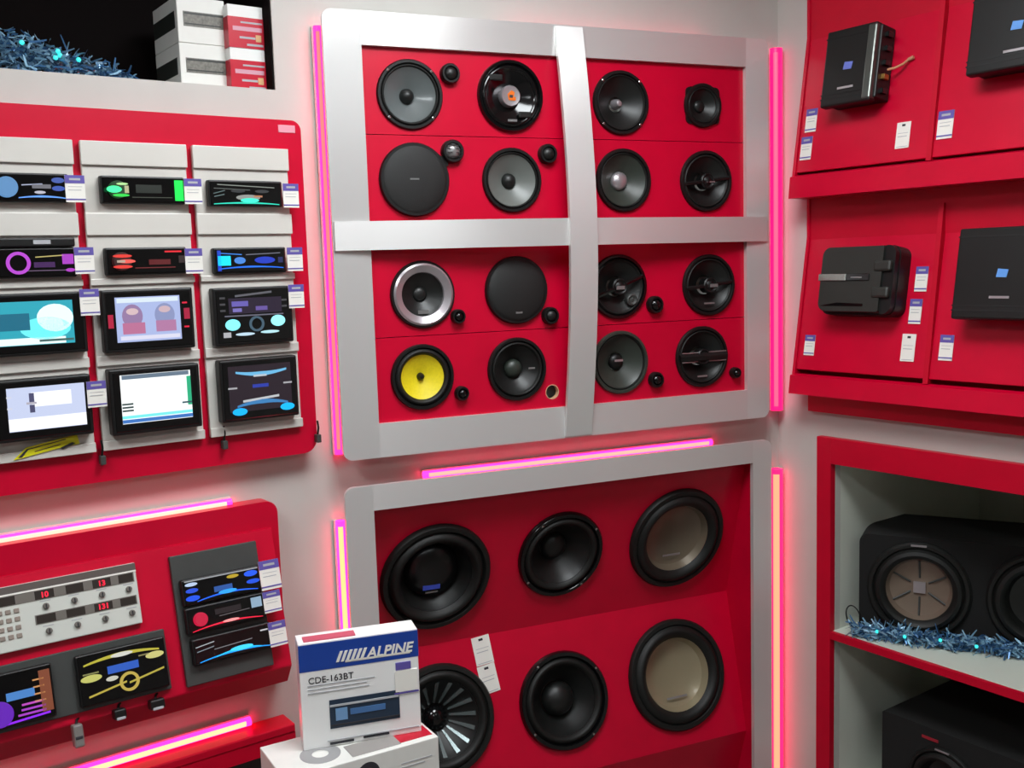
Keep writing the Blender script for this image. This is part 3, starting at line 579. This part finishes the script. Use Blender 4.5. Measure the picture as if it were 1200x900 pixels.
def bar(t, name, x0, x1, z0, z1, y, m, th=.0008, label=None):
    return obj(name, B(box, x0, x1, -y - th, -y, z0, z1), m, t, label=label)
t, R = spk(0, 'black speaker with shiny grey cone, top left of the silver board'); rim(t, R); surround(t, R, r1=.78); cone(t, R, CGREY, .026, r1=.78); plug(t, R, CDK, .22, -.024, .018); screws(t, R)
t, R = spk(1, 'gloss black speaker with orange logo on a silver centre disc'); rim(t, R, BLKG, .010); surround(t, R, BLKG, .010, up=.003); cone(t, R, BLKG, .012, r1=.72, rc=.3)
c_ = obj('centre_disc', B(lathe, [(R * .30, -.012), (R * .30, .004), (R * .27, .007), (R * .2, .006), (0, .006)], 32), SILV, t, smooth=True)
obj('logo', B(prism, [(-.006, -.009), (.011, -.010), (.011, -.002), (.006, -.002), (.009, .008), (.001, .012), (-.008, .004)], -.0072, -.0058), mat('orange logo', (226, 110, 20), .4), t, label='orange printed logo'); bar(t, 'logo_mark', -.004, .004, -.004, .002, .0072, INK)
for a in (2.3, 5.4): obj('surround_lug', B(box, -.016 + R * .66 * math.cos(a), .016 + R * .66 * math.cos(a), -.009, -.003, -.007 + R * .66 * math.sin(a), .007 + R * .66 * math.sin(a), .003), RUB, t)
bar(t, 'badge', -.012, .010, -.056, -.051, .0125, BADGE)
t, R = spk(2, 'black grille-covered speaker joined to a striped silver tweeter'); rim(t, R, BLK, .010); cap(t, R, GRL, .95, .007, .010, 'grille'); bar(t, 'badge', -.014, .006, -.001, .002, .0170, BADGE); obj('tweeter_arm', B(prism, [(.020, .016), (.077, .030), (.075, .052), (.033, .046)], -.007, -.0005), BLK, t, label='short arm to the striped tweeter')
t, R = spk(3, 'matt grey cone speaker, second row, beside the upright bar'); rim(t, R, BLK, .008); surround(t, R, r1=.80); cone(t, R, CGR2, .022, r1=.80, rc=.24); plug(t, R, CDK, .24, -.020, .016)
t, R = spk(4, 'dark cone speaker with silver tipped centre, top row right of the upright bar'); rim(t, R, BLK, .008); surround(t, R, r1=.80); cone(t, R, CDK, .028, r1=.80, rc=.24); plug(t, R, SILV, .17, -.026, .024); screws(t, R)
t, R = spk(5, 'small black speaker on a square mounting plate, top right of the board')
obj('mounting_plate', B(prism, rrect(-.047, .047, -.043, .043, (.012,) * 4), -.005, -.0005, [circ(0, 0, .040, 32)]), BLK, t); obj('rim', B(lathe, [(.040, 0), (.052, .001), (.052, .006), (.050, .009), (.044, .009), (.040, .004)], 36), BLK, t, smooth=True); surround(t, .05, r0=.86, r1=.74, h=.01); cone(t, .05, CDK, .016, r1=.74, rc=.3); cap(t, .05, CDK, .3, -.013, .008)
t, R = spk(6, 'grey cone speaker with bright silver dust cap, second row right half'); rim(t, R, BLK, .008); surround(t, R, r1=.80); cone(t, R, CGRN, .024, r1=.80, rc=.3); cap(t, R, SILV, .30, -.020, .014)
t, R = spk(7, 'black coaxial speaker with thin bridge, second row far right'); rim(t, R, BLK, .008); surround(t, R, r1=.76); cone(t, R, CDK, .020, r1=.76, rc=.3); bridge(t, R, BLK, .12); bar(t, 'badge', -.005, .018, -.004, -.001, .0135, BADGE)
t, R = spk(8, 'speaker with broad silver ring around a dark cone'); rim(t, R, BLK, .008); obj('silver_ring', B(lathe, [(R * .90, .004), (R * .92, .010), (R * .86, .013), (R * .66, .006), (R * .64, .000)], 44), SILV, t, smooth=True); cone(t, R, CDK, .020, r1=.645, rc=.2, h=.001); cap(t, R, CDK, .22, -.018, .008); bar(t, 'badge', -.012, .012, -.042, -.034, .0025, BADGE)
t, R = spk(9, 'all black speaker under a domed grille, third row left half'); rim(t, R, BLK, .010); cap(t, R, GRL, .95, .007, .012, 'grille'); bar(t, 'badge', -.008, .008, -.052, -.046, .0150, BADGE)
t, R = spk(10, 'speaker with bright yellow cone and thick black surround'); rim(t, R, BLK, .009); surround(t, R, r1=.68, up=.007, h=.009); cone(t, R, YEL, .016, r1=.68, rc=.12); plug(t, R, BLK, .12, -.015, .016); screws(t, R)
t, R = spk(11, 'black speaker with round dome beside the empty tweeter hole'); rim(t, R, BLK, .009); surround(t, R, r1=.74, up=.006); cone(t, R, CDK, .026, r1=.74, rc=.3); cap(t, R, CGRN, .30, -.022, .016); bar(t, 'badge', .028, .044, -.002, .002, .004, BADGE)
t, R = spk(12, 'black multi-way speaker partly behind the upright bar, third row'); rim(t, R, BLKG, .008); surround(t, R, r1=.78); cone(t, R, CDK, .020, r1=.78, rc=.3); bridge(t, R, BLKG, .35); obj('mid_driver', B(lathe, [(.014, -.004), (.014, .008), (.011, .010), (.006, .007), (0, .009)], 24, (.034, 0, -.032)), GREY, t, smooth=True); bar(t, 'badge', -.012, .010, -.006, .002, .0145, BADGE)
t, R = spk(13, 'black coaxial speaker with bridge and badge, third row far right'); rim(t, R, BLK, .008); surround(t, R, r1=.78); cone(t, R, CDK, .022, r1=.78, rc=.3); bridge(t, R, BLK, .10); bar(t, 'badge', -.004, .018, -.005, .003, .0145, BADGE); bar(t, 'badge', -.015, .015, -.046, -.042, .004, BADGE)
t, R = spk(14, 'dark green-grey cone speaker, bottom row just right of the upright bar'); rim(t, R, CGRN, .008); surround(t, R, r1=.82); cone(t, R, CGRN, .024, r1=.82, rc=.28); cap(t, R, BLK, .26, -.020, .012); bar(t, 'badge', -.010, .012, .001, .006, -.006, SILV)
t, R = spk(15, 'black coaxial speaker with pale double bridge lines, bottom right of the board'); rim(t, R, BLK, .008); surround(t, R, r1=.78); cone(t, R, CDK, .022, r1=.78, rc=.3); bridge(t, R, BLK, .0, .022); bar(t, 'bridge_line', -.062, -.016, .010, .0125, .010, BADGE); bar(t, 'bridge_line', -.062, -.016, -.0125, -.010, .010, BADGE); bar(t, 'bridge_line', .016, .066, .010, .0125, .010, BADGE); bar(t, 'bridge_line', .016, .066, -.0125, -.010, .010, BADGE); bar(t, 'badge', -.006, .012, -.006, .003, .0145, BADGE); bar(t, 'badge', -.014, .014, -.050, -.046, .004, BADGE)
def tweeter(u, v, d, label, kind=0):
    t = thing('tweeter', label, 'tweeter', at(WM, u, v, PF), 'tweeters on the silver framed board'); r = d / 2
    obj('housing', B(lathe, [(r, 0), (r, .012), (r * .9, .016), (r * .72, .016), (r * .66, .011)], 28), BLK, t, smooth=True)
    obj('dome', B(lathe, [(r * .66, .011), (r * .6, .014), (r * .4, .018), (r * .2, .0195), (0, .020)], 24), BADGE if kind == 1 else CDK if kind == 0 else BLKG, t, smooth=True)
    if kind == 1:
        for i in range(4): bar(t, 'grille_bar', -r * .62, r * .62, -r * .5 + i * r * .32, -r * .5 + i * r * .32 + .0018, .0185, BLK)
    return t
tweeter(.273, 1.914, .043, 'black tweeter beside the shiny grey cone speaker, top row')
tweeter(.272, 1.751, .050, 'round tweeter with striped silver face on an arm from the grille speaker', 1)
tweeter(.499, 1.749, .044, 'black tweeter almost touching the upright bar, second row')
tweeter(.271, 1.396, .032, 'small black tweeter below the silver ring speaker', 2); tweeter(.495, 1.387, .040, 'black tweeter right of the domed grille speaker', 0)
tweeter(.273, 1.226, .032, 'small black tweeter right of the yellow cone speaker', 2)
tweeter(.772, 1.400, .042, 'gloss black tweeter between the two right speakers, third row', 2); tweeter(.772, 1.220, .038, 'gloss black tweeter with silver edge, bottom row right half', 2); tweeter(1.001, 1.221, .027, 'tiny black tweeter at the bottom right corner of the board', 2)

# ------------------------------------------------------------------ middle: lower woofer board
wb = thing('woofer_board', 'silver framed red recess with six big woofers on V-angled panels', 'display board', WM)
LX0, LXI0, LXI1, LX1, LZ1, LZI = -.002, .060, 1.050, 1.107, 1.043, .988
obj('stile', B(prism, rrect(LX0, LXI0, .02, LZ1, (0, 0, 0, .02)), -.06, -.048), SIL_S, wb)
obj('stile', B(prism, rrect(LXI1, LX1, .02, LZ1, (0, 0, .02, 0)), -.06, -.048), SIL_S, wb)
obj('rail', B(box, LXI0, LXI1, -.06, -.048, LZI, LZ1), SIL_R, wb)
UP = surf(WM, .992, .020, .617, -.070); LO = surf(WM, .617, -.070, .258, .015); BT = surf(WM, .258, .015, .02, -.06)
LU = math.hypot(.375, .09); LL = math.hypot(.359, .085); LB = math.hypot(.238, .075)
WUP = [(.222, -.202, .268), (.543, -.194, .226), (.874, -.199, .275)]; WLO = [(.222, -.176, .262), (.542, -.191, .240), (.869, -.188, .284)]
def vp(name, Sf, ln, ws):
    o = obj(name, B(prism, rrect(.052, 1.058, -ln, 0, (0,) * 4), 0, .010, [circ(x, z, d * .43, 44) for x, z, d in ws]), RED, wb)
    o.matrix_parent_inverse = Matrix.Identity(4); o.matrix_basis = WM.inverted() @ Sf
    return o
vp('woofer_panel', UP, LU, WUP); vp('woofer_panel', LO, LL, WLO)
o = obj('kick_panel', B(prism, rrect(.052, 1.058, -LB, 0, (0,) * 4), 0, .010), RED, wb); o.matrix_basis = WM.inverted() @ BT
obj('side_cheek', B(box, .046, .0525, -.048, .24, .02, 1.0), RED, wb); obj('side_cheek', B(box, 1.0575, 1.0745, -.048, .24, .02, 1.0), RED, wb)
obj('top_return', B(box, .046, 1.0745, -.048, .02, .990, .999), RED, wb)
WG = 'woofers on the silver framed recess'
def woof(Sf, p, label): return thing('woofer', label, 'woofer', at(Sf, p[0], p[1], 0), WG), p[2] / 2
GOLDC = mat('bronze grey cone', (112, 100, 84), .32, coat=.25, metal=.25); TITC = mat('champagne cone', (150, 138, 112), .3, coat=.25, metal=.25)
t, R = woof(UP, WUP[0], 'largest black woofer with blue centre logo, upper row left'); rim(t, R, RUB, .016); surround(t, R, RUB, .018, .87, .66, .014); cone(t, R, CDK, .040, r1=.66, rc=.50, h=.006); cap(t, R, mat('satin black cap', (12, 13, 14), .25), .51, -.032, .026); bar(t, 'logo', -.026, .016, -.040, -.028, -.0105, mat('blue logo', (60, 80, 190), .4), .002, 'blue printed logo'); bar(t, 'logo_line', -.018, .012, -.051, -.047, -.0145, BADGE, .002)
t, R = woof(UP, WUP[1], 'plain black woofer with glossy rim, upper row middle'); rim(t, R, BLKG, .012); surround(t, R, RUB, .012, .87, .70, .009); cone(t, R, CDK, .05, r1=.70, rc=.3, h=.004); cap(t, R, CDK, .30, -.042, .02); screws(t, R, 4, .6, .012)
t, R = woof(UP, WUP[2], 'woofer with bronze dish cone and wide black surround, upper row right'); rim(t, R, RUB, .014); surround(t, R, RUB, .016, .90, .66, .014); obj('cone', B(lathe, [(R * .66, .006), (R * .60, -.012), (R * .45, -.022), (R * .25, -.027), (0, -.029)], 44), GOLDC, t, smooth=True); bar(t, 'badge', -.026, .026, -.058, -.053, .018 - .030, SILV)
t, R = woof(LO, WLO[0], 'black woofer with shiny ribbed cone half hidden by the white and blue carton'); rim(t, R, RUB, .016); surround(t, R, RUB, .018, .90, .70, .012); cone(t, R, CDK, .055, r1=.70, rc=.22, h=.006); cap(t, R, BLKG, .22, -.046, .022)
RIBM = mat('steel grey cone rib', (120, 132, 132), .25, metal=.6)
for i in range(16):
    a = 2 * PI * i / 16
    bm = bmesh.new(); r0, r1 = R * .26, R * .66
    for k in (0,):
        c, s = math.cos(a), math.sin(a); n = (-s, c); q = lambda r, w, y: (r * c + n[0] * w, y, r * s + n[1] * w)
        v = [bm.verts.new(q(r0, -.002, .040)), bm.verts.new(q(r0, .002, .040)), bm.verts.new(q(r1, .005, -.003)), bm.verts.new(q(r1, -.005, -.003)), bm.verts.new(q(r0, -.002, .048)), bm.verts.new(q(r0, .002, .048)), bm.verts.new(q(r1, .005, .004)), bm.verts.new(q(r1, -.005, .004))]
        for f in ((0, 1, 2, 3), (4, 7, 6, 5), (0, 4, 5, 1), (1, 5, 6, 2), (2, 6, 7, 3), (3, 7, 4, 0)): bm.faces.new([v[j] for j in f])
    obj('cone_rib', bm, RIBM, t)
t, R = woof(LO, WLO[1], 'black woofer with big round dome, lower row middle'); rim(t, R, BLKG, .014); surround(t, R, RUB, .014, .87, .70, .010); cone(t, R, CDK, .050, r1=.70, rc=.36, h=.004); cap(t, R, CDK, .36, -.040, .034); screws(t, R, 4, .6, .014)
t, R = woof(LO, WLO[2], 'woofer with pale champagne dish cone, lower row right'); rim(t, R, RUB, .014); surround(t, R, RUB, .016, .90, .66, .014); obj('cone', B(lathe, [(R * .66, .006), (R * .60, -.012), (R * .45, -.022), (R * .25, -.027), (0, -.029)], 44), TITC, t, smooth=True); bar(t, 'badge', -.030, .030, -.062, -.057, .018 - .030, SILV)
price_tag(LO, .345, -.035, .001, .046, .068, 'white price tag between the lower woofers, upper of two', -.10, 'plain'); price_tag(LO, .352, -.104, .001, .046, .068, 'white price tag between the lower woofers, lower of two', -.13, 'plain')

# ------------------------------------------------------------------ cartons in front
AX = math.atan2(.3295, .94416); BX = math.atan2(.42228, .90646)
BW, BH, BD = .203, .186, .048
abm = Matrix.Translation((-.2735, 1.676, .7005)) @ Matrix.Rotation(math.radians(17.5), 4, 'Z')
BLUE = mat('blue print', (22, 62, 150), .4); SCR = mat('dark radio photo', (36, 52, 70), .3)
ab = carton('radio_carton', 'white carton with blue header standing on its edge before the woofers', abm, BW, BD, BH, mat('glossy white carton', (234, 234, 232), .3),
    [('blue_header', 'f', 0, 1, .735, .985, BLUE), ('blue_header', 'r', 0, 1, .735, .985, BLUE), ('header_line', 'f', .38, .93, .775, .795, PAPER),
     ('print_line', 'f', .06, .62, .595, .603, PALEINK), ('print_line', 'f', .06, .55, .560, .567, PALEINK), ('print_line', 'f', .06, .57, .525, .532, PALEINK),
     ('radio_picture', 'f', .23, .82, .17, .44, SCR), ('print_line', 'f', .2, .98, .055, .063, PALEINK), ('print_line', 'f', .22, .42, .02, .04, INK), ('print_line', 'f', .5, .72, .03, .05, INK),
     ('tag_header', 'f', .80, .93, .63, .70, PURPLE), ('tag_sheet', 'f', .79, .985, .42, .62, PAPER), ('tag_rule', 'f', .78, .99, .40, .412, PURPLE), ('top_slot', 't', .05, .48, .12, .60, mat('pink carton flap', (190, 80, 100), .5))])
obj('header_text', text_bm('ALPINE', .0245, .012, .147, -.0012, shear=.25, bold=.0006, depth=.0004), PAPER, ab, label='white italic lettering')
bm = bmesh.new()
for i in range(6):
    x = -.040 + i * .0082; prism(bm, [(x, .147), (x + .0048, .147), (x + .0125, .165), (x + .0077, .165)], -.0020, -.0005)
obj('header_stripes', bm, PAPER, ab, label='slanted white stripes before the lettering')
obj('model_text', text_bm('CDE-163BT', .0155, -.088, .115, -.0004, bold=.0001, depth=.0003), INK, ab)
for nm, x0, x1, z0, z1, m in (('picture_display', -.020, .040, .052, .062, mat('picture blue', (70, 110, 160), .3)), ('picture_knob', -.045, -.025, .045, .066, mat('picture pale blue', (110, 150, 190), .3)), ('picture_rail', -.054, .064, .070, .0735, PALEINK), ('picture_rail', -.054, .064, .036, .0385, INK)):
    obj(nm, B(box, x0, x1, -.0024, -.0005, z0, z1), m, ab)
lbm = Matrix.Translation((-.264, 1.618, .478)) @ Matrix.Rotation(math.radians(30), 4, 'Z')
LBW, LBD, LBH = .2725, .135, .222
lb = carton('speaker_carton', 'large white carton with red speaker pictures under the blue-headed carton', lbm, LBW, LBD, LBH, CARD,
    [('picture_panel', 'f', .14, .46, .0, .80, mat('dark red picture', (120, 20, 34), .4)), ('print_line', 'f', .74, .95, .86, .868, PALEINK), ('print_line', 'f', .74, .9, .83, .836, PALEINK), ('red_flap', 't', .76, .98, .10, .40, REDP), ('grey_band', 't', .44, .76, .08, .40, mat('grey print', (150, 146, 142), .4))])
for cx, cz, r in ((.006, .192, .020), (-.048, .180, .026)):
    obj('picture_speaker', B(lathe, [(r, -.0002), (r, .0010), (r * .6, .0012), (0, .0012)], 24, (cx, 0, cz)), INK, lb); obj('picture_cone', B(lathe, [(r * .5, .0012), (r * .5, .0018), (0, .0018)], 20, (cx, 0, cz)), mat('picture maroon', (110, 30, 44), .4), lb)
obj('picture_disc', B(lathe, [(.034, LBH - .0002), (.034, LBH + .0008), (.014, LBH + .0010)], 28, (-.058, .052, 0), 'z'), mat('grey disc print', (150, 150, 150), .3), lb)
sd = thing('display_stand', 'low grey stand under the cartons', 'stand', Matrix.Translation((-.264, 1.618, 0)) @ Matrix.Rotation(math.radians(30), 4, 'Z'))
obj('top', B(box, -.20, .20, -.02, .24, .453, .478, .003), mat('grey laminate', (150, 156, 162), .4), sd); obj('pedestal', B(box, -.15, .15, .03, .19, .02, .453), GREY, sd); obj('foot', B(box, -.19, .19, -.01, .23, 0, .02, .004), GREY, sd)

# ------------------------------------------------------------------ right: amplifier shelves
T1 = surf(WR, 2.03, .005, 1.70, .062); T2 = surf(WR, 1.55, .005, 1.215, .062)
af = thing('amplifier_display', 'red wall display with two tiers of sloping amplifier boards', 'display board', WR)
RX0, RX1 = .100, 1.60
TL = math.hypot(.33, .057)
RIBS = (.462, .83, 1.20)
def tier(Sf, vtop, vs, vb, vl):
    obj('back_panel', B(box, RX0 + .002, RX1, -.006, -.0005, vl, vtop), REDM, af)
    xs = [RX0] + list(RIBS) + [RX1]
    for a, b in zip(xs, xs[1:]):
        o = obj('sloped_board', B(box, a + .006, b - .006, 0, .010, -TL + .006, 0, .001, 1), RED, af); o.matrix_basis = WR.inverted() @ Sf
    for x in RIBS: obj('divider', B(wedge, [(-.0005, vs + .06), (-.012, vs + .06), (-.066, vb), (-.0005, vb)], x - .006, x + .006), REDM, af)
    obj('cheek', B(wedge, [(-.0005, vtop), (-.010, vtop), (-.010, vs), (-.066, vb), (-.066, vl), (-.0005, vl)], RX0 - .002, RX0 + .006), RED, af)
    obj('lip', B(wedge, [(-.058, vb), (-.074, vb - .004), (-.080, vl), (-.0005, vl), (-.0005, vl + .012), (-.058, vl + .012)], RX0 - .002, RX1), RED, af)
tier(T1, 2.20, 2.03, 1.700, 1.644); tier(T2, 1.644, 1.55, 1.215, 1.166)
obj('valance', B(box, RX0 + .012, RX1, -.022, -.0005, 1.117, 1.166), REDM, af)
obj('header_panel', B(box, RX0 - .002, RX1, -.03, -.0005, 2.20, 2.30), RED, af)
AMPB = mat('black amplifier case', (18, 18, 17), .45, grain=.06, spec=.35); AMPE = mat('dark steel edge', (96, 100, 96), .3, metal=.7); AMPG = mat('graphite amplifier case', (36, 38, 34), .5, grain=.05)
AG = 'amplifiers on the red display'
def amp(Sf, x0, x1, s0, s1, label, kind, side=True):
    cx, cz = (x0 + x1) / 2, -(s0 + s1) / 2; w, h = x1 - x0, s1 - s0; th = .062
    t = thing('amplifier', label, 'amplifier', at(Sf, cx, cz, .0005), AG)
    obj('heat_sink', B(box, -w / 2 + .004, w / 2 + .006, -th + .012, 0, -h / 2 + .008, h / 2 - .004, .003), BLK, t)
    cv = obj('cover', B(box, -w / 2, w / 2, -th, -th + .022, -h / 2, h / 2, .004), AMPB, t)
    obj('edge_trim', B(box, w / 2 - .022, w / 2 + .001, -th - .0015, -th + .018, -h / 2 + .004, h / 2 - .004, .004), AMPE, t)
    for z in (-h / 2 + .018, -h / 2 + .028, h / 2 - .018): obj('groove', B(box, -w / 2 - .0004, w / 2 - .022, -th - .0006, -th + .004, z - .0012, z + .0012), mat('groove black', (4, 4, 4), .6), cv)
    obj('logo', B(prism, [(-.012, -.008), (.010, -.009), (.013, .007), (-.009, .009)], -th - .0012, -th + .001), mat('blue grey logo', (104, 118, 200), .4) if kind == 0 else mat('sky blue logo', (92, 150, 220), .4), cv, label='small blue emblem')
    obj('name_strip', B(box, -.022, .020, -th - .0012, -th + .001, -.052, -.047), SILV, cv)
    for i in range(5): obj('terminal', B(box, w / 2 + .004, w / 2 + .014, -.036, -.018, -h / 2 + .02 + i * (h - .05) / 4, -h / 2 + .032 + i * (h - .05) / 4, .001, 1), BLKG if i != 1 else mat('brass terminal', (170, 130, 70), .3, metal=.8), t)
    return t
amp(T1, .205, .338, .024, .200, 'black amplifier with steel edge on the upper tier beside the corner', 0)
def wires(Sf, pts, label, m): 
    t = thing('amplifier_wire', label, 'wire', at(Sf, 0, 0, 0)); obj('wire', B(tube, pts, .003, 8), m, t, smooth=True)
    obj('wire_tip', B(tube, [pts[-1], tuple(Vector(pts[-1]) + Vector((.012, 0, .003)))], .0042, 8), mat('copper tip', (190, 140, 110), .4), t)
wires(T1, [(.354, -.03, -.128), (.368, -.026, -.126), (.380, -.014, -.116), (.388, -.006, -.105)], 'short copper wire at the right side of the corner amplifier', mat('pale copper wire', (196, 140, 104), .4))
amp(T1, .562, .760, .018, .186, 'black amplifier cut by the photo edge on the upper tier', 1)
amp(T2, .540, .745, .010, .200, 'large black amplifier cut by the photo edge on the lower tier', 1)
# rounded graphite amplifier
t = thing('amplifier', 'rounded graphite amplifier with silver bar on the lower tier', 'amplifier', at(T2, .292, -.115, .0005), AG)
w, h = .200, .160
obj('case', B(prism, rrect(-w / 2, w / 2, -h / 2, h / 2, (.022,) * 4), -.040, 0), BLK, t)
obj('cover', B(prism, rrect(-w / 2 + .006, w / 2 - .030, -h / 2 + .006, h / 2 - .004, (.02, .004, .004, .02)), -.062, -.040), AMPG, t)
cvr = obj('end_cap', B(prism, rrect(w / 2 - .030, w / 2 - .002, -h / 2 + .002, h / 2 - .002, (.004, .02, .02, .004)), -.056, -.040), BLK, t)
for z in (-.030, .030): obj('end_lug', B(box, w / 2 - .052, w / 2 - .006, -.066, -.040, z - .013, z + .013, .006), AMPG, cvr)
obj('light_bar', B(box, -w / 2 + .002, -.022, -.0652, -.060, -.003, .013, .001), mat('silver bar', (160, 164, 158), .25, metal=.8), t, label='silver bar'); obj('name_strip', B(box, -.022, .040, -.0650, -.060, -.003, .013, .001), BLKG, t); obj('lettering', B(box, -.008, .022, -.0656, -.0645, .003, .0055), BADGE, t)
obj('lower_groove', B(prism, [(-w / 2 + .012, -.062), (-.04, -.054), (.03, -.056), (.03, -.062)], -.0630, -.060), BLKG, t)
tc = 'purple-topped price tag '
price_tag(T1, .136, -.205, .001, .032, .056, tc + 'near the corner amplifier, upper of two'); price_tag(T1, .130, -.272, .001, .032, .056, tc + 'near the corner amplifier, lower of two'); price_tag(T1, .392, -.272, .001, .034, .058, 'plain white price tag on the upper amplifier tier', style='plain'); price_tag(T1, .492, -.262, .001, .036, .060, tc + 'below the photo-edge amplifier, upper tier')
price_tag(T2, .424, -.107, .001, .030, .056, tc + 'beside the graphite amplifier, upper of two'); price_tag(T2, .418, -.180, .001, .030, .056, tc + 'beside the graphite amplifier, lower of two'); price_tag(T2, .410, -.262, .001, .034, .062, 'plain white price tag on the lower amplifier tier', style='plain'); price_tag(T2, .140, -.268, .001, .030, .050, tc + 'in the corner of the lower amplifier tier'); price_tag(T2, .502, -.258, .001, .032, .056, tc + 'under the large lower tier amplifier')

# ------------------------------------------------------------------ right: white cabinet with subwoofers
cb = thing('display_cabinet', 'open white cabinet with a red face frame and a shelf', 'cabinet', WR)
CD = .66
obj('frame_stile', B(box, .137, CU0, -.02, -.0005, .03, 1.055, .001, 1), REDM, cb); obj('frame_stile', B(box, CU1, CU1 + .05, -.02, -.0005, .03, 1.055, .001, 1), REDM, cb)
obj('frame_rail', B(box, CU0, CU1, -.02, -.0005, CV1, 1.055, .001, 1), REDM, cb); obj('frame_rail', B(box, CU0, CU1, -.02, -.0005, .03, CV0, .001, 1), REDM, cb)
obj('side', B(box, CU0 - .012, CU0, .0205, CD, CV0, CV1), CABW, cb); obj('side', B(box, CU1, CU1 + .012, .0205, CD, CV0, CV1), CABW, cb)
obj('back', B(box, CU0 - .012, CU1 + .012, CD, CD + .01, CV0 - .012, CV1 + .012), CABW, cb)
obj('top', B(box, CU0 - .012, CU1 + .012, .0205, CD, CV1, CV1 + .012), CABW, cb); obj('bottom', B(box, CU0 - .012, CU1 + .012, .0205, CD, CV0 - .012, CV0), CABW, cb)
sh = obj('shelf', B(box, CU0, CU1, -.006, CD, .540, .558), CABW, cb); obj('edge_strip', B(box, CU0, CU1, -.018, -.006, .539, .5575), REDM, sh, label='red shelf edge')
s = thing('subwoofer_box', 'twin subwoofer box in black carpet on the cabinet shelf', 'subwoofer box', at(WR, .218, .5585, -.045) @ Matrix.Rotation(math.radians(27.5), 4, 'Z'))
def enc(bm, x0, x1, y0, y1, z0, z1, holes, rad=.022):
    prism(bm, rrect(x0, x1, z0, z1, (.004, .004, rad, rad)), y0, y1, holes)
obj('enclosure', B(enc, 0, .60, 0, .24, 0, .252, [circ(.140, .122, .100, 40), circ(.410, .122, .100, 40)]), CARPET, s)
obj('inner_baffle', B(box, .01, .59, .09, .10, .01, .24), BLK, s)
def subdrv(s, cx, cz, R, cm, logo, rr=.64):
    e = obj('driver', B(lathe, [(R * .85, -.002), (R, 0), (R, .006), (R * .96, .012), (R * .9, .012), (R * .86, .006)], 44, (cx, 0, cz)), RUB, s, smooth=True)
    obj('surround', B(lathe, [(R * .87, .006), (R * .82, .016), (R * .75, .019), (R * .68, .014), (R * rr, .002)], 44, (cx, 0, cz)), RUB, e, smooth=True)
    obj('cone', B(lathe, [(R * rr, .002), (R * rr * .9, -.014), (R * .35, -.022), (0, -.024)], 44, (cx, 0, cz)), cm, e, smooth=True)
    obj('rim_bar', B(box, cx - .018, cx + .018, -.0140, -.011, cz + R * .925, cz + R * .962), SILV, e)  # small silver bar at the top of the rim
    if logo:
        obj('logo', B(box, cx - .014, cx + .014, .017, .0215, cz - .014, cz + .014), SILV, e, label='silver square centre badge')
        for i in range(6):
            a = PI / 6 + i * PI / 3; c_, s_ = math.cos(a), math.sin(a); bm = bmesh.new()
            tube(bm, [(cx + R * .2 * c_, .0225, cz + R * .2 * s_), (cx + R * .58 * c_, .012, cz + R * .58 * s_)], .0025, 6); obj('cone_rib', bm, GREY, e)
subdrv(s, .140, .122, .120, mat('silver brown cone', (128, 112, 98), .35, metal=.35, coat=.2), True); subdrv(s, .410, .122, .120, CDK, False)
s = thing('subwoofer_box', 'single subwoofer box in black carpet at the bottom of the cabinet', 'subwoofer box', at(WR, 0, CV0 + .0005, -.05))
obj('enclosure', B(enc, .285, .82, 0, .36, 0, .268, [circ(.455, .142, .076, 36)], .006), CARPET, s); obj('inner_baffle', B(box, .30, .80, .09, .10, .01, .25), BLK, s)
subdrv(s, .455, .142, .09, CDK, False); obj('name_strip', B(box, .395, .438, -.0015, .0005, .238, .245, 0), mat('red lettering', (150, 30, 44), .5), s, label='small red lettering')
def s2():
    x = random.uniform(.0, .62); return (x, max(0.0, .52 * x - .03 + .05 * random.random()), .004 + .026 * random.random())
garland('blue tinsel garland lying on the shelf before the twin subwoofer', at(WR, .225, .5585, -.004), s2, 1700, [(.07, .006, .026), (.13, .03, .024), (.20, .068, .026), (.27, .104, .022)])
t = thing('cable_loop', 'thin black cable loop standing beside the twin subwoofer', 'cable', at(WR, .198, .5595, -.035))
pts = [(0.018, .0, .004)] + [(.006 + .021 * math.sin(a), .006 + .004 * math.cos(a), .032 - .029 * math.cos(a)) for a in [0.25 + i * 5.6 / 22 for i in range(23)]]
obj('wire', B(tube, pts, .0016, 6), BLK, t, smooth=True); obj('plug', B(box, .012, .024, -.004, .004, 0.0005, .008, .001, 1), BLK, t)
bpy.context.view_layer.update()
